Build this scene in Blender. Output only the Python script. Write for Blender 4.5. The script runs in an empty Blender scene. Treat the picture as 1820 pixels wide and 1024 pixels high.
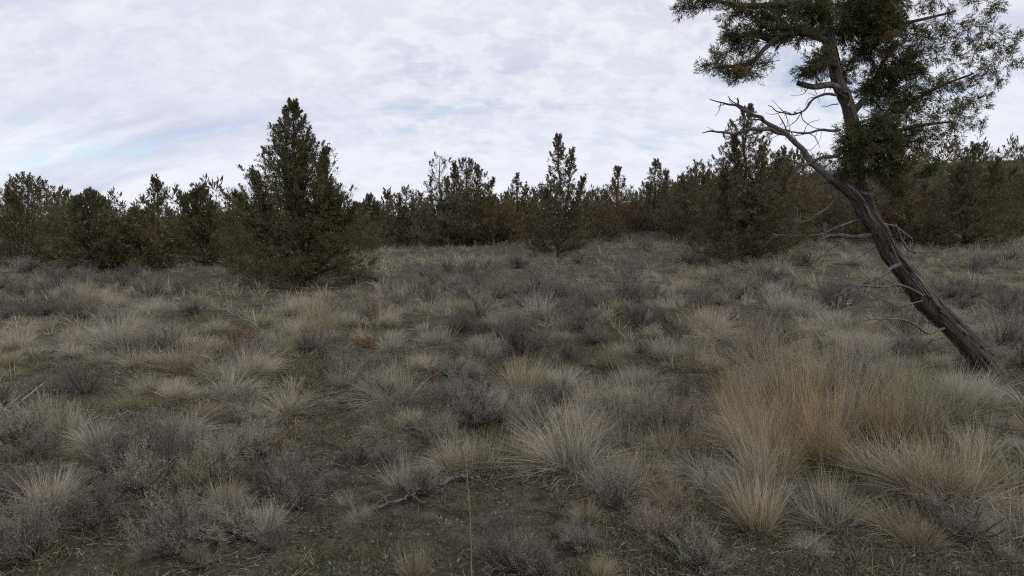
import bpy, math, random
import numpy as np
from math import radians, sin, cos, pi, atan, tan, exp, sqrt

SC = bpy.context.scene
COL = SC.collection
rng = np.random.default_rng(11)
random.seed(11)

# ------------------------------------------------------------------ camera
F = 1070.0                      # focal length in photo pixels (frame 1820 x 1024)
HOR = 385.0                     # photo row of the horizon
PITCH = atan((512 - HOR) / F)
EYE = 1.6
cam_d = bpy.data.cameras.new("camera")
cam_d.sensor_width = 36.0
cam_d.lens = 36.0 * F / 1820.0
cam_d.clip_start = 0.05
cam_d.clip_end = 6000
cam = bpy.data.objects.new("camera", cam_d)
COL.objects.link(cam)
cam.location = (0, 0, EYE)
cam.rotation_euler = (pi / 2 - PITCH, 0, 0)
SC.camera = cam

# ------------------------------------------------------------------ world / sky
SUN_EL, SUN_AZ = radians(42), radians(118)      # azimuth from +Y towards +X
w = bpy.data.worlds.new("World")
SC.world = w
w.use_nodes = True
nt = w.node_tree
nt.nodes.clear()

def N(tree, kind, **kw):
    n = tree.nodes.new(kind)
    for k, v in kw.items():
        if k == 'inp':
            for i, val in v.items():
                n.inputs[i].default_value = val
        else:
            setattr(n, k, v)
    return n

def L(tree, a, b):
    tree.links.new(a, b)

def math_n(tree, op, a, b=None, clamp=False):
    n = tree.nodes.new('ShaderNodeMath')
    n.operation = op
    n.use_clamp = clamp
    for i, v in enumerate((a, b)):
        if v is None:
            continue
        if isinstance(v, (int, float)):
            n.inputs[i].default_value = v
        else:
            tree.links.new(v, n.inputs[i])
    return n.outputs[0]

def ramp(tree, fac, stops):
    n = tree.nodes.new('ShaderNodeValToRGB')
    cr = n.color_ramp
    while len(cr.elements) > len(stops):
        cr.elements.remove(cr.elements[-1])
    while len(cr.elements) < len(stops):
        cr.elements.new(0.5)
    for e, (p, c) in zip(cr.elements, stops):
        e.position = p
        e.color = (c[0], c[1], c[2], 1) if not isinstance(c, (int, float)) else (c, c, c, 1)
    tree.links.new(fac, n.inputs[0])
    return n.outputs[0]

def mix(tree, fac, a, b, blend='MIX'):
    n = tree.nodes.new('ShaderNodeMix')
    n.data_type = 'RGBA'
    n.blend_type = blend
    for sock, v in ((n.inputs[0], fac), (n.inputs[6], a), (n.inputs[7], b)):
        if isinstance(v, (int, float)):
            sock.default_value = v
        elif isinstance(v, tuple):
            sock.default_value = (v[0], v[1], v[2], 1)
        else:
            tree.links.new(v, sock)
    return n.outputs[2]

sky = N(nt, 'ShaderNodeTexSky')
sky.sky_type = 'NISHITA'
sky.sun_disc = False
sky.sun_elevation = SUN_EL
sky.sun_rotation = SUN_AZ
sky.air_density = 1.0
sky.dust_density = 0.6
tc = N(nt, 'ShaderNodeTexCoord')
sep = N(nt, 'ShaderNodeSeparateXYZ')
L(nt, tc.outputs['Generated'], sep.inputs[0])
zc = math_n(nt, 'MAXIMUM', sep.outputs[2], 0.0)
zz = math_n(nt, 'ADD', zc, 0.50)
px_ = math_n(nt, 'DIVIDE', sep.outputs[0], zz)
py_ = math_n(nt, 'DIVIDE', sep.outputs[1], zz)
comb = N(nt, 'ShaderNodeCombineXYZ')
L(nt, px_, comb.inputs[0]); L(nt, py_, comb.inputs[1])

def cloud_noise(scale, detail, rough, sx=1, sy=1, rot=0.0, loc=(0, 0, 0), dist=0.0):
    m = N(nt, 'ShaderNodeMapping')
    m.inputs['Location'].default_value = loc
    m.inputs['Rotation'].default_value = (0, 0, rot)
    m.inputs['Scale'].default_value = (sx, sy, 1)
    L(nt, comb.outputs[0], m.inputs[0])
    n = N(nt, 'ShaderNodeTexNoise')
    n.inputs['Scale'].default_value = scale
    n.inputs['Detail'].default_value = detail
    n.inputs['Roughness'].default_value = rough
    n.inputs['Distortion'].default_value = dist
    L(nt, m.outputs[0], n.inputs['Vector'])
    return n.outputs[0]

# broad banks of stratus, mottled altocumulus cells, long streaks
n_big = cloud_noise(1.6, 4, 0.55, 0.8, 1.3, 0.5, (3.1, 1.7, 0))
n_cell = cloud_noise(13, 5, 0.6, 0.9, 1.1, -0.35, (0.3, 4.0, 0), 0.2)
n_strk = cloud_noise(3.0, 6, 0.58, 0.35, 1.9, 0.30, (7.7, 2.2, 0), 0.5)
n_fine = cloud_noise(30, 3, 0.6, 0.7, 1.3, -0.3, (1, 2, 0), 0.3)
cell = ramp(nt, n_cell, [(0.43, 0.0), (0.57, 1.0)])
bank = ramp(nt, n_big, [(0.36, 0.0), (0.64, 1.0)])
strk = ramp(nt, n_strk, [(0.40, 0.0), (0.66, 1.0)])
white = (8.7, 8.8, 9.4)
lav = (6.7, 6.65, 7.85)
dull = (5.0, 5.3, 7.6)
fine = ramp(nt, n_fine, [(0.35, 0.0), (0.68, 1.0)])
c1 = mix(nt, math_n(nt, 'ADD', math_n(nt, 'MULTIPLY', cell, 0.6), math_n(nt, 'MULTIPLY', fine, 0.35)), lav, white)
c1 = mix(nt, math_n(nt, 'MULTIPLY', bank, 0.45), c1, white)
# low, the deck thins to bright milky haze
low = ramp(nt, zc, [(0.0, 1.0), (0.07, 0.7), (0.22, 0.0)])
c1 = mix(nt, math_n(nt, 'MULTIPLY', low, 0.8), c1, (9.0, 9.3, 10.0))
# grey-lavender streaks (seen low on the west side of the deck)
west = ramp(nt, math_n(nt, 'MULTIPLY', sep.outputs[0], -1.0), [(0.15, 0.0), (0.5, 1.0)])
stk_f = math_n(nt, 'MULTIPLY', math_n(nt, 'MULTIPLY', strk, 0.8), math_n(nt, 'ADD', math_n(nt, 'MULTIPLY', west, 0.9), 0.1))
stk_f = math_n(nt, 'MULTIPLY', stk_f, ramp(nt, zc, [(0.02, 1.0), (0.13, 1.0), (0.21, 0.25)]))
c1 = mix(nt, stk_f, c1, dull)
# thin gaps of blue
gap_n = cloud_noise(2.4, 5, 0.6, 0.4, 1.8, 0.10, (2.3, 0.65, 0), 0.5)
gap = ramp(nt, gap_n, [(0.49, 0.0), (0.63, 1.0)])
cellhole = ramp(nt, n_cell, [(0.36, 1.0), (0.58, 0.15)])
gapz = ramp(nt, zc, [(0.02, 0.3), (0.07, 1.0), (0.19, 0.75), (0.29, 0.12)])
gapf = math_n(nt, 'MULTIPLY', math_n(nt, 'MULTIPLY', gap, cellhole), math_n(nt, 'MULTIPLY', gapz, 0.85))
skyb = mix(nt, 1.0, sky.outputs[0], (1.12, 1.18, 1.32), 'MULTIPLY')
skyc = mix(nt, math_n(nt, 'SUBTRACT', 1.0, gapf), skyb, c1)
bg = N(nt, 'ShaderNodeBackground')
bg.inputs[1].default_value = 0.1
L(nt, skyc, bg.inputs[0])
wo = N(nt, 'ShaderNodeOutputWorld')
L(nt, bg.outputs[0], wo.inputs[0])

# ------------------------------------------------------------------ sun behind thin cloud
sd = bpy.data.lights.new("sun", 'SUN')
sd.energy = 1.5
sd.angle = radians(40)
sd.color = (1.0, 0.96, 0.9)
so = bpy.data.objects.new("sun", sd)
COL.objects.link(so)
so.rotation_euler = (pi / 2 - SUN_EL, 0, pi - SUN_AZ)

SC.render.engine = 'CYCLES'
SC.view_settings.view_transform = 'Standard'
SC.view_settings.look = 'None'
SC.view_settings.gamma = 1.0
SC.view_settings.exposure = 0.03
SC.view_settings.use_curve_mapping = False
SC.cycles.use_denoising = False
SC.cycles.filter_width = 1.15
SC.cycles.max_bounces = 6
SC.cycles.diffuse_bounces = 5
SC.cycles.transmission_bounces = 4
SC.cycles.glossy_bounces = 1
SC.cycles.debug_use_spatial_splits = True
SC.cycles.adaptive_threshold = 0.012

# ================================================================== helpers
def smooth(a, b, x):
    t = np.clip((np.asarray(x, float) - a) / (b - a), 0, 1)
    return t * t * (3 - 2 * t)

def vnoise(x, y, seed=0):
    x = np.asarray(x, float); y = np.asarray(y, float)
    xi = np.floor(x).astype(np.int64); yi = np.floor(y).astype(np.int64)
    xf = x - xi; yf = y - yi
    def h(a, b):
        n = (a * 374761393 + b * 668265263 + seed * 982451653) & 0x7fffffff
        n = ((n ^ (n >> 13)) * 1274126177) & 0x7fffffff
        n = n ^ (n >> 16)
        return (n & 0xffff) / 65535.0
    u = xf * xf * (3 - 2 * xf); v = yf * yf * (3 - 2 * yf)
    return ((h(xi, yi) * (1 - u) + h(xi + 1, yi) * u) * (1 - v)
            + (h(xi, yi + 1) * (1 - u) + h(xi + 1, yi + 1) * u) * v) * 2 - 1

def height(x, y):
    x = np.asarray(x, float); y = np.asarray(y, float)
    az = np.arctan2(x, np.maximum(y, 1e-3))
    r = np.hypot(x, y)
    z = 0.92 * smooth(14, 37, y) * smooth(-3, 10, x)
    z = z + 9.5 * smooth(42, 150, r) * smooth(radians(1), radians(33), az) * (y > 0)
    z = z + 1.3 * smooth(42, 130, r) * smooth(radians(-14), radians(12), az) * (y > 0)
    z = z + 0.14 * vnoise(x / 5.0, y / 5.0, 1) * smooth(1, 6, r)
    z = z + 0.045 * vnoise(x / 1.1, y / 1.1, 2) + 0.022 * vnoise(x / 0.42, y / 0.42, 3)
    z = z + (0.008 * vnoise(x / 0.12, y / 0.12, 4) + 0.012 * vnoise(x / 0.22, y / 0.22, 5)) * (r < 14)
    return z

CZ = float(height(0, 0)) + EYE
cam.location = (0, 0, CZ)
SP, CP = sin(PITCH), cos(PITCH)

def P(px, py, depth):
    """point at world depth y that the photo shows at pixel (px, py)"""
    dx = (px - 910) / F; dy = (512 - py) / F
    d = np.array([dx, CP + dy * SP, -SP + dy * CP])
    d = d * (depth / d[1])
    return np.array([d[0], d[1], d[2] + CZ])

def G(px, py):
    """ground point under a photo pixel"""
    dx = (px - 910) / F; dy = (512 - py) / F
    d = np.array([dx, CP + dy * SP, -SP + dy * CP])
    t = np.linspace(0.5, 60, 6000)
    pts = d[None, :] * t[:, None]
    below = pts[:, 2] + CZ < height(pts[:, 0], pts[:, 1])
    k = int(np.argmax(below)) if below.any() else len(t) - 1
    p = pts[k]
    return np.array([p[0], p[1], float(height(p[0], p[1]))])

def proj(x, y, z):
    z = z - CZ
    d = y * CP - z * SP
    return 910 + F * x / d, 512 - F * (y * SP + z * CP) / d, d

def mesh_np(name, V, faces, tint=None, mat=None, smooth_sh=False):
    """faces: list of int arrays (M,k)"""
    me = bpy.data.meshes.new(name)
    V = np.asarray(V, np.float32)
    me.vertices.add(len(V))
    me.vertices.foreach_set('co', V.ravel())
    loops = np.concatenate([f.ravel() for f in faces]).astype(np.int32)
    tot = np.concatenate([np.full(len(f), f.shape[1]) for f in faces]).astype(np.int32)
    start = np.concatenate([[0], np.cumsum(tot)[:-1]]).astype(np.int32)
    me.loops.add(len(loops))
    me.loops.foreach_set('vertex_index', loops)
    me.polygons.add(len(tot))
    me.polygons.foreach_set('loop_start', start)
    me.polygons.foreach_set('loop_total', tot)
    if smooth_sh:
        me.polygons.foreach_set('use_smooth', np.ones(len(tot), bool))
    if tint is not None:
        a = me.attributes.new('tint', 'FLOAT_COLOR', 'POINT')
        c = np.ones((len(V), 4), np.float32)
        c[:, :3] = tint
        a.data.foreach_set('color', c.ravel())
    me.update(calc_edges=True)
    if mat:
        me.materials.append(mat)
    return me

def obj(name, me, parent=None, loc=None):
    o = bpy.data.objects.new(name, me)
    COL.objects.link(o)
    if parent is not None:
        o.parent = parent
    if loc is not None:
        o.location = loc
    return o

def tag(o, label=None, cat=None, group=None, kind=None):
    if label: o['label'] = label
    if cat: o['category'] = cat
    if group: o['group'] = group
    if kind: o['kind'] = kind
    return o

def nrm(a):
    return a / np.maximum(np.linalg.norm(a, axis=-1, keepdims=True), 1e-9)

class Parts:
    """collects vertex / quad / tint arrays"""
    def __init__(s):
        s.V, s.Fq, s.T, s.n = [], [], [], 0
    def add(s, V, Fq, T):
        s.V.append(V); s.Fq.append(Fq + s.n)
        T = np.asarray(T, float)
        s.T.append(np.broadcast_to(T, (len(V), 3)))
        s.n += len(V)
    def arrays(s):
        return np.concatenate(s.V), np.concatenate(s.Fq), np.concatenate(s.T)
    def mesh(s, name, mat, sm=False):
        V, Fq, T = s.arrays()
        return mesh_np(name, V, [Fq], T, mat, sm)

def tube(pts, radii, sides=6, rg=None, wob=0.0):
    """tapered tube along a polyline; returns V, quads"""
    pts = np.asarray(pts, float); n = len(pts)
    t = np.gradient(pts, axis=0); t = nrm(t)
    ref = np.array([0.31, 0.2, 0.93]) if abs(t[0][2]) < 0.8 else np.array([0.9, 0.3, 0.1])
    a = nrm(np.cross(t, ref)); b = np.cross(t, a)
    ang = np.arange(sides) * 2 * pi / sides
    rr = np.asarray(radii, float)[:, None] * np.ones((n, sides))
    if wob and rg is not None:
        rr = rr * (1 + wob * rg.normal(size=(1, sides)) + wob * 0.18 * rg.normal(size=(n, sides)))
    V = (pts[:, None, :] + rr[..., None] * (a[:, None, :] * np.cos(ang)[None, :, None] + b[:, None, :] * np.sin(ang)[None, :, None]))
    V = V.reshape(-1, 3)
    i = np.arange(n - 1)[:, None] * sides; j = np.arange(sides)[None, :]; j2 = (j + 1) % sides
    Fq = np.stack([i + j, i + j2, i + sides + j2, i + sides + j], -1).reshape(-1, 4)
    return V, Fq

def spline(pts, n):
    """Catmull-Rom through control points"""
    p = np.asarray(pts, float)
    p = np.vstack([2 * p[0] - p[1], p, 2 * p[-1] - p[-2]])
    m = len(p) - 3
    u = np.linspace(0, m - 1e-6, n)
    k = u.astype(int); t = (u - k)[:, None]
    p0, p1, p2, p3 = p[k], p[k + 1], p[k + 2], p[k + 3]
    return 0.5 * ((2 * p1) + (-p0 + p2) * t + (2 * p0 - 5 * p1 + 4 * p2 - p3) * t ** 2 + (-p0 + 3 * p1 - 3 * p2 + p3) * t ** 3)

def diamonds(base, d, ln, wd, rg, tint):
    """leaf-sized diamond quads"""
    n = len(base)
    s = nrm(np.cross(d, nrm(rg.normal(size=(n, 3)))))
    mid = base + d * ln[:, None] * 0.45
    tip = base + d * ln[:, None]
    V = np.stack([base, mid + s * wd[:, None] * 0.5, tip, mid - s * wd[:, None] * 0.5], 1).reshape(-1, 3)
    Fq = np.arange(4 * n).reshape(n, 4)
    return V, Fq, np.repeat(tint, 4, 0)

def ribbons(root, d0, bend, ln, wd, segs, rg, c0, c1):
    """curved grass blades: root (n,3), initial direction, bend vector at tip"""
    n = len(root)
    s = np.linspace(0, 1, segs + 1)
    Pt = root[:, None, :] + ln[:, None, None] * (d0[:, None, :] * s[None, :, None] + bend[:, None, :] * (s ** 2)[None, :, None])
    side = nrm(np.cross(d0, nrm(rg.normal(size=(n, 3)))))
    wprof = (1 - 0.85 * s ** 1.5)
    off = side[:, None, :] * (wd[:, None] * wprof[None, :] * 0.5)[..., None]
    V = np.stack([Pt - off, Pt + off], 2).reshape(-1, 3)
    per = 2 * (segs + 1)
    b = (np.arange(n) * per)[:, None]
    k = (np.arange(segs) * 2)[None, :]
    Fq = np.stack([b + k, b + k + 1, b + k + 3, b + k + 2], -1).reshape(-1, 4)
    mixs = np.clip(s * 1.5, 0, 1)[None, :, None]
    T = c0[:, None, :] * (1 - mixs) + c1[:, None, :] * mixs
    T = np.repeat(T, 2, 1).reshape(-1, 3)
    return V, Fq, T

# ================================================================== materials
def leaf_mat(name, trans=0.25, rough=0.75, var=0.25, scale=9.0):
    m = bpy.data.materials.new(name); m.use_nodes = True
    t = m.node_tree; t.nodes.clear()
    at = N(t, 'ShaderNodeAttribute'); at.attribute_name = 'tint'
    oi = N(t, 'ShaderNodeObjectInfo')
    ge = N(t, 'ShaderNodeNewGeometry')
    nz = N(t, 'ShaderNodeTexNoise'); nz.inputs['Scale'].default_value = scale; nz.inputs['Detail'].default_value = 3
    L(t, ge.outputs['Position'], nz.inputs['Vector'])
    c = mix(t, 1.0, at.outputs['Color'], oi.outputs['Color'], 'MULTIPLY')
    v = ramp(t, nz.outputs[0], [(0.3, 1 - var), (0.7, 1 + var)])
    c = mix(t, 1.0, c, v, 'MULTIPLY')
    pb = N(t, 'ShaderNodeBsdfPrincipled')
    pb.inputs['Roughness'].default_value = rough
    pb.inputs['Specular IOR Level'].default_value = 0.2
    L(t, c, pb.inputs['Base Color'])
    tr = N(t, 'ShaderNodeBsdfTranslucent'); L(t, c, tr.inputs[0])
    ms = N(t, 'ShaderNodeMixShader'); ms.inputs[0].default_value = trans
    L(t, pb.outputs[0], ms.inputs[1]); L(t, tr.outputs[0], ms.inputs[2])
    o = N(t, 'ShaderNodeOutputMaterial'); L(t, ms.outputs[0], o.inputs[0])
    return m

def wood_mat(name, a, b, scale=14.0, bump=0.6, stretch=(1, 1, 0.18)):
    m = bpy.data.materials.new(name); m.use_nodes = True
    t = m.node_tree; t.nodes.clear()
    tcn = N(t, 'ShaderNodeTexCoord')
    mp = N(t, 'ShaderNodeMapping'); mp.inputs['Scale'].default_value = stretch
    L(t, tcn.outputs['Object'], mp.inputs[0])
    nz = N(t, 'ShaderNodeTexNoise'); nz.inputs['Scale'].default_value = scale; nz.inputs['Detail'].default_value = 6; nz.inputs['Roughness'].default_value = 0.65
    L(t, mp.outputs[0], nz.inputs['Vector'])
    wv = N(t, 'ShaderNodeTexNoise'); wv.inputs['Scale'].default_value = scale * 3.5; wv.inputs['Detail'].default_value = 4
    L(t, mp.outputs[0], wv.inputs['Vector'])
    f = math_n(t, 'ADD', math_n(t, 'MULTIPLY', nz.outputs[0], 0.6), math_n(t, 'MULTIPLY', wv.outputs[0], 0.4))
    c = ramp(t, f, [(0.36, a), (0.62, b)])
    pb = N(t, 'ShaderNodeBsdfPrincipled'); pb.inputs['Roughness'].default_value = 0.85
    pb.inputs['Specular IOR Level'].default_value = 0.2
    L(t, c, pb.inputs['Base Color'])
    bp = N(t, 'ShaderNodeBump'); bp.inputs['Strength'].default_value = bump; bp.inputs['Distance'].default_value = 0.03
    L(t, f, bp.inputs['Height']); L(t, bp.outputs[0], pb.inputs['Normal'])
    o = N(t, 'ShaderNodeOutputMaterial'); L(t, pb.outputs[0], o.inputs[0])
    return m

M_needle = leaf_mat('juniper_needles', 0.32)
M_grass = leaf_mat('dry_grass', 0.38, var=0.18)
M_sage = leaf_mat('sage_leaves', 0.3, var=0.2)
M_litter = leaf_mat('litter', 0.1)
M_bark = wood_mat('juniper_bark', (0.018, 0.014, 0.012), (0.105, 0.088, 0.078), 26, 1.0)
M_dead = wood_mat('weathered_wood', (0.05, 0.044, 0.040), (0.17, 0.155, 0.145), 18)
M_sagewood = wood_mat('sage_wood', (0.05, 0.043, 0.038), (0.15, 0.135, 0.12), 20)
M_darkbark = wood_mat('dark_bark', (0.03, 0.025, 0.022), (0.10, 0.085, 0.075), 10)  # dark brown bark colour of the junipers around and behind the clearing

def ground_mat():
    m = bpy.data.materials.new('ground'); m.use_nodes = True
    t = m.node_tree; t.nodes.clear()
    ge = N(t, 'ShaderNodeNewGeometry')
    def nz(s, d=5, r=0.6):
        n = N(t, 'ShaderNodeTexNoise'); n.inputs['Scale'].default_value = s; n.inputs['Detail'].default_value = d; n.inputs['Roughness'].default_value = r
        L(t, ge.outputs['Position'], n.inputs['Vector']); return n.outputs[0]
    a, b, c_, d_ = nz(1.4), nz(6.5), nz(38, 4, 0.7), nz(120, 3, 0.7)
    soil = ramp(t, c_, [(0.3, (0.024, 0.019, 0.015)), (0.7, (0.078, 0.062, 0.049))])
    moss = ramp(t, c_, [(0.3, (0.040, 0.041, 0.024)), (0.7, (0.105, 0.104, 0.067))])
    lit = ramp(t, d_, [(0.35, (0.05, 0.045, 0.038)), (0.7, (0.19, 0.175, 0.15))])
    f1 = ramp(t, math_n(t, 'ADD', math_n(t, 'MULTIPLY', a, 0.6), math_n(t, 'MULTIPLY', b, 0.4)), [(0.41, 0.0), (0.53, 1.0)])
    col = mix(t, f1, soil, moss)
    f2 = ramp(t, math_n(t, 'ADD', math_n(t, 'MULTIPLY', b, 0.5), math_n(t, 'MULTIPLY', c_, 0.5)), [(0.48, 0.0), (0.6, 0.8)])
    col = mix(t, f2, col, lit)
    pb = N(t, 'ShaderNodeBsdfPrincipled'); pb.inputs['Roughness'].default_value = 0.95
    pb.inputs['Specular IOR Level'].default_value = 0.1
    L(t, col, pb.inputs['Base Color'])
    bp = N(t, 'ShaderNodeBump'); bp.inputs['Strength'].default_value = 0.9; bp.inputs['Distance'].default_value = 0.03
    hsum = math_n(t, 'ADD', c_, math_n(t, 'MULTIPLY', d_, 0.5))
    L(t, hsum, bp.inputs['Height']); L(t, bp.outputs[0], pb.inputs['Normal'])
    o = N(t, 'ShaderNodeOutputMaterial'); L(t, pb.outputs[0], o.inputs[0])
    return m
M_ground = ground_mat()

# ================================================================== ground
def build_ground():
    rr = np.concatenate([[0.0], np.geomspace(0.3, 14, 170), np.geomspace(14.4, 200, 70), np.geomspace(215, 5000, 18)])
    na = 300
    ang = np.arange(na) * 2 * pi / na
    Rg, A = np.meshgrid(rr, ang, indexing='ij')
    X = Rg * np.sin(A); Y = Rg * np.cos(A)
    V = np.stack([X, Y, height(X, Y)], -1).reshape(-1, 3)
    i = np.arange(len(rr) - 1)[:, None] * na; j = np.arange(na)[None, :]; j2 = (j + 1) % na
    Fq = np.stack([i + j, i + na + j, i + na + j2, i + j2], -1).reshape(-1, 4)
    me = mesh_np('ground', V, [Fq], None, M_ground, True)
    o = obj('ground', me)
    tag(o, 'dark brown soil and moss of the sagebrush clearing', kind='structure')
build_ground()

# ================================================================== junipers
OLIVE = np.array([0.105, 0.098, 0.052])
DARKG = np.array([0.080, 0.082, 0.043])
BROWN = np.array([0.135, 0.100, 0.062])
GREYG = np.array([0.135, 0.125, 0.100])
RUSTY = np.array([0.165, 0.092, 0.055])
YELLO = np.array([0.125, 0.108, 0.046])

def juniper_geo(rg, H, R, prof, leaders=(), nb=90, clump=0.16, piece=0.075, npc=34, colmix=((OLIVE, 1.0),), open_from=2.0,
                open_p=0.5, bare=0.0, el=(8, 62), lean=(0, 0), trunk_r=None, fine=False):
    """returns (wood Parts, leaf Parts) in tree space, base at origin"""
    wood, leaf = Parts(), Parts()
    npc = max(2, int(npc * (.66 if fine else .40))); piece = piece * (1.08 if fine else 1.2)
    cols = np.array([c for c, _ in colmix]); wts = np.array([q for _, q in colmix]); wts = wts / wts.sum()
    pu = np.array([p[0] for p in prof]); pr = np.array([p[1] for p in prof])
    trunk_r = trunk_r or 0.022 * H + 0.02
    all_leaders = [(lean[0], lean[1], 1.0, 1.0, None)] + list(leaders)
    cl_c, cl_s, cl_dir, cl_out = [], [], [], []
    for li, (ox, oy, hf, rf, own) in enumerate(all_leaders):
        top = np.array([ox, oy, H * hf])
        if li == 0:
            k = np.linspace(0, 1, 9)[:, None]
            ax = top * k + rg.normal(0, 0.012 * H, (9, 3)) * np.sin(pi * k) * np.array([1, 1, 0.2])
        else:
            k = np.linspace(0, 1, 7)[:, None]
            st = np.array([0, 0, H * hf * 0.12])
            ax = st + (top - st) * k
            ax[:, :2] = st[:2] + (top[:2] - st[:2]) * (k ** 0.55)
        axd = spline(ax, 24)
        rad = np.linspace(trunk_r * (1 if li == 0 else 0.5), 0.008, 24)
        V, Fq = tube(axd, rad, 7, rg, 0.08)
        wood.add(V, Fq, (1, 1, 1))
        zax = axd[:, 2]
        nbr = int(nb * (1 if li == 0 else hf * 0.5))
        us = np.sort(1 - (1 - (np.arange(nbr) + rg.random(nbr)) / nbr) ** 1.15)
        if li > 0:
            us = 0.35 + 0.65 * us
        phis = np.arange(nbr) * 2.39996 + rg.normal(0, 0.5, nbr)
        for u, ph in zip(us, phis):
            if own is not None:
                r = own * (1 - ((u - 0.35) / 0.65)) ** 0.9
            else:
                r = R * rf * np.interp(u, pu, pr)
            if li > 0 and own is None:
                r = r * 0.6
            Lb = r * rg.uniform(0.56, 1.08)
            csz = clump * (1.0 - 0.42 * u)
            if Lb < 0.03:
                continue
            e = radians(el[0] + (el[1] - el[0]) * u ** 1.1 + rg.normal(0, 9))
            rise = Lb * tan(min(e, radians(66)))
            h = u * H * hf
            hs = max(0.04 * H, h - rise)
            st = np.array([np.interp(hs, zax, axd[:, 0]), np.interp(hs, zax, axd[:, 1]), hs])
            out = np.array([cos(ph), sin(ph), 0])
            s = np.linspace(0, 1, 6)[:, None]
            crook = rg.normal(0, 0.05 * Lb, (6, 3)) * s
            pts = st + out * Lb * s + np.array([0, 0, 1.0]) * rise * s ** 1.35 + crook
            V, Fq = tube(pts[[0, 2, 4, 5]], np.linspace(max(0.006, 0.012 * Lb + 0.004), 0.003, 4), 3)
            wood.add(V, Fq, (1, 1, 1))
            is_open = u > open_from
            if bare and rg.random() < bare and u > 0.25:
                for q in range(3):     # leafless twigs
                    b0 = pts[rg.integers(2, 5)]
                    d = nrm(out + rg.normal(0, 0.6, 3) + np.array([0, 0, 0.6]))
                    V, Fq = tube(np.array([b0, b0 + d * 0.2 * Lb + 0.05 * d]), [0.005, 0.002], 3)
                    wood.add(V, Fq, (1, 1, 1))
                continue
            nC = max(3, int(Lb / (csz * 0.62) * 1.15))
            if is_open:
                nC = max(2, int(nC * (1 - open_p)))
            ss = np.clip(0.18 + 0.82 * rg.random(nC) ** .42, 0, 1)
            ss[0] = 1.0
            c = np.stack([np.interp(ss, s[:, 0], pts[:, q]) for q in range(3)], 1)
            c = c + np.clip(rg.normal(0, 1, (nC, 3)), -1.5, 1.5) * (0.13 * Lb * ss + 0.02)[:, None] * np.array([1, 1, 0.55])
            tdir = nrm(pts[-1] - pts[-3])
            cl_c.append(c); cl_s.append(csz * rg.uniform(0.55, 1.2, nC) * (0.75 if is_open else 1.0))
            cl_dir.append(np.tile(tdir, (nC, 1))); cl_out.append(np.full(nC, u))
            if is_open and rg.random() < open_p:
                continue
            # pointed finger of foliage beyond the branch tip
            fk = np.array([0.3, 0.85, 1.4, 1.9])
            fd = nrm(tdir + np.array([0, 0, .5]) + rg.normal(0, .2, 3))
            cl_c.append(pts[-1] + fd * fk[:, None] * csz); cl_s.append(csz * np.array([.5, .42, .32, .2])); cl_dir.append(np.tile(fd * 1.6, (4, 1))); cl_out.append(np.full(4, u))
        # leader tip
        nT = 9
        kt = rg.uniform(0.86, 1.0, nT)
        c = np.stack([np.interp(kt * H * hf, zax, axd[:, q]) for q in range(3)], 1) + rg.normal(0, 0.025, (nT, 3))
        if not (bare > 0.5 and li == 0):
            cl_c.append(c); cl_s.append(clump * (0.10 + 0.32 * (1 - kt) / .14)); cl_dir.append(np.tile([0, 0, 1.0], (nT, 1))); cl_out.append(np.ones(nT))
    C = np.concatenate(cl_c); S = np.concatenate(cl_s); D = np.concatenate(cl_dir)
    keep = C[:, 2] > 0.02
    C, S, D = C[keep], S[keep], D[keep]
    n = len(C)
    pick = rg.choice(len(cols), n, p=wts)
    ccol = cols[pick] * rg.uniform(0.72, 1.3, (n, 1))
    idx = np.repeat(np.arange(n), npc)
    m = len(idx)
    off = nrm(rg.normal(size=(m, 3))) * (rg.random((m, 1)) ** 0.5) * np.array([1, 1, 0.8])
    base = C[idx] + off * S[idx][:, None]
    base[:, 2] = np.maximum(base[:, 2], 0.01)
    d = nrm(off * 0.9 + D[idx] * 0.7 + np.array([0, 0, 0.55]) + rg.normal(0, 0.45, (m, 3)))
    ln = piece * rg.uniform(0.6, 1.4, m)
    tint = ccol[idx] * rg.uniform(0.75, 1.28, (m, 1)) * (1 + rg.normal(0, 0.06, (m, 3)))
    leaf.add(*diamonds(base, d, ln, ln * rg.uniform(0.16, 0.32, m), rg, tint))
    return wood, leaf

def tree_from(name, wood, leaf, loc, label, cat='tree', group=None, rz=0.0):
    t = obj(name, None, loc=loc)
    t.empty_display_size = 0.2
    t.rotation_euler = (0, 0, rz)
    tag(t, label, cat, group)
    obj('trunk', wood, t); obj('crown', leaf, t)
    return t

CONE = [(0, .85), (.1, 1), (.35, 1.0), (.45, .92), (.55, .74), (.7, .54), (.85, .25), (.95, .07), (1, .01)]
BUSH = [(0, .75), (.12, 1), (.4, 1.0), (.6, .85), (.75, .62), (.9, .35), (1, .08)]
SPIRE = [(0, .8), (.1, 1), (.35, .95), (.5, .6), (.65, .36), (.85, .2), (1, .03)]
WIDE = [(0, .9), (.1, 1), (.3, .98), (.42, .8), (.55, .5), (.7, .34), (.88, .17), (1, .03)]
FULL = [(0, .9), (.1, 1), (.3, .98), (.45, .82), (.6, .6), (.75, .42), (.9, .2), (1, .02)]
COLUMN = [(0, .6), (.15, 1), (.5, .95), (.75, .7), (.9, .4), (1, .05)]

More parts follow.
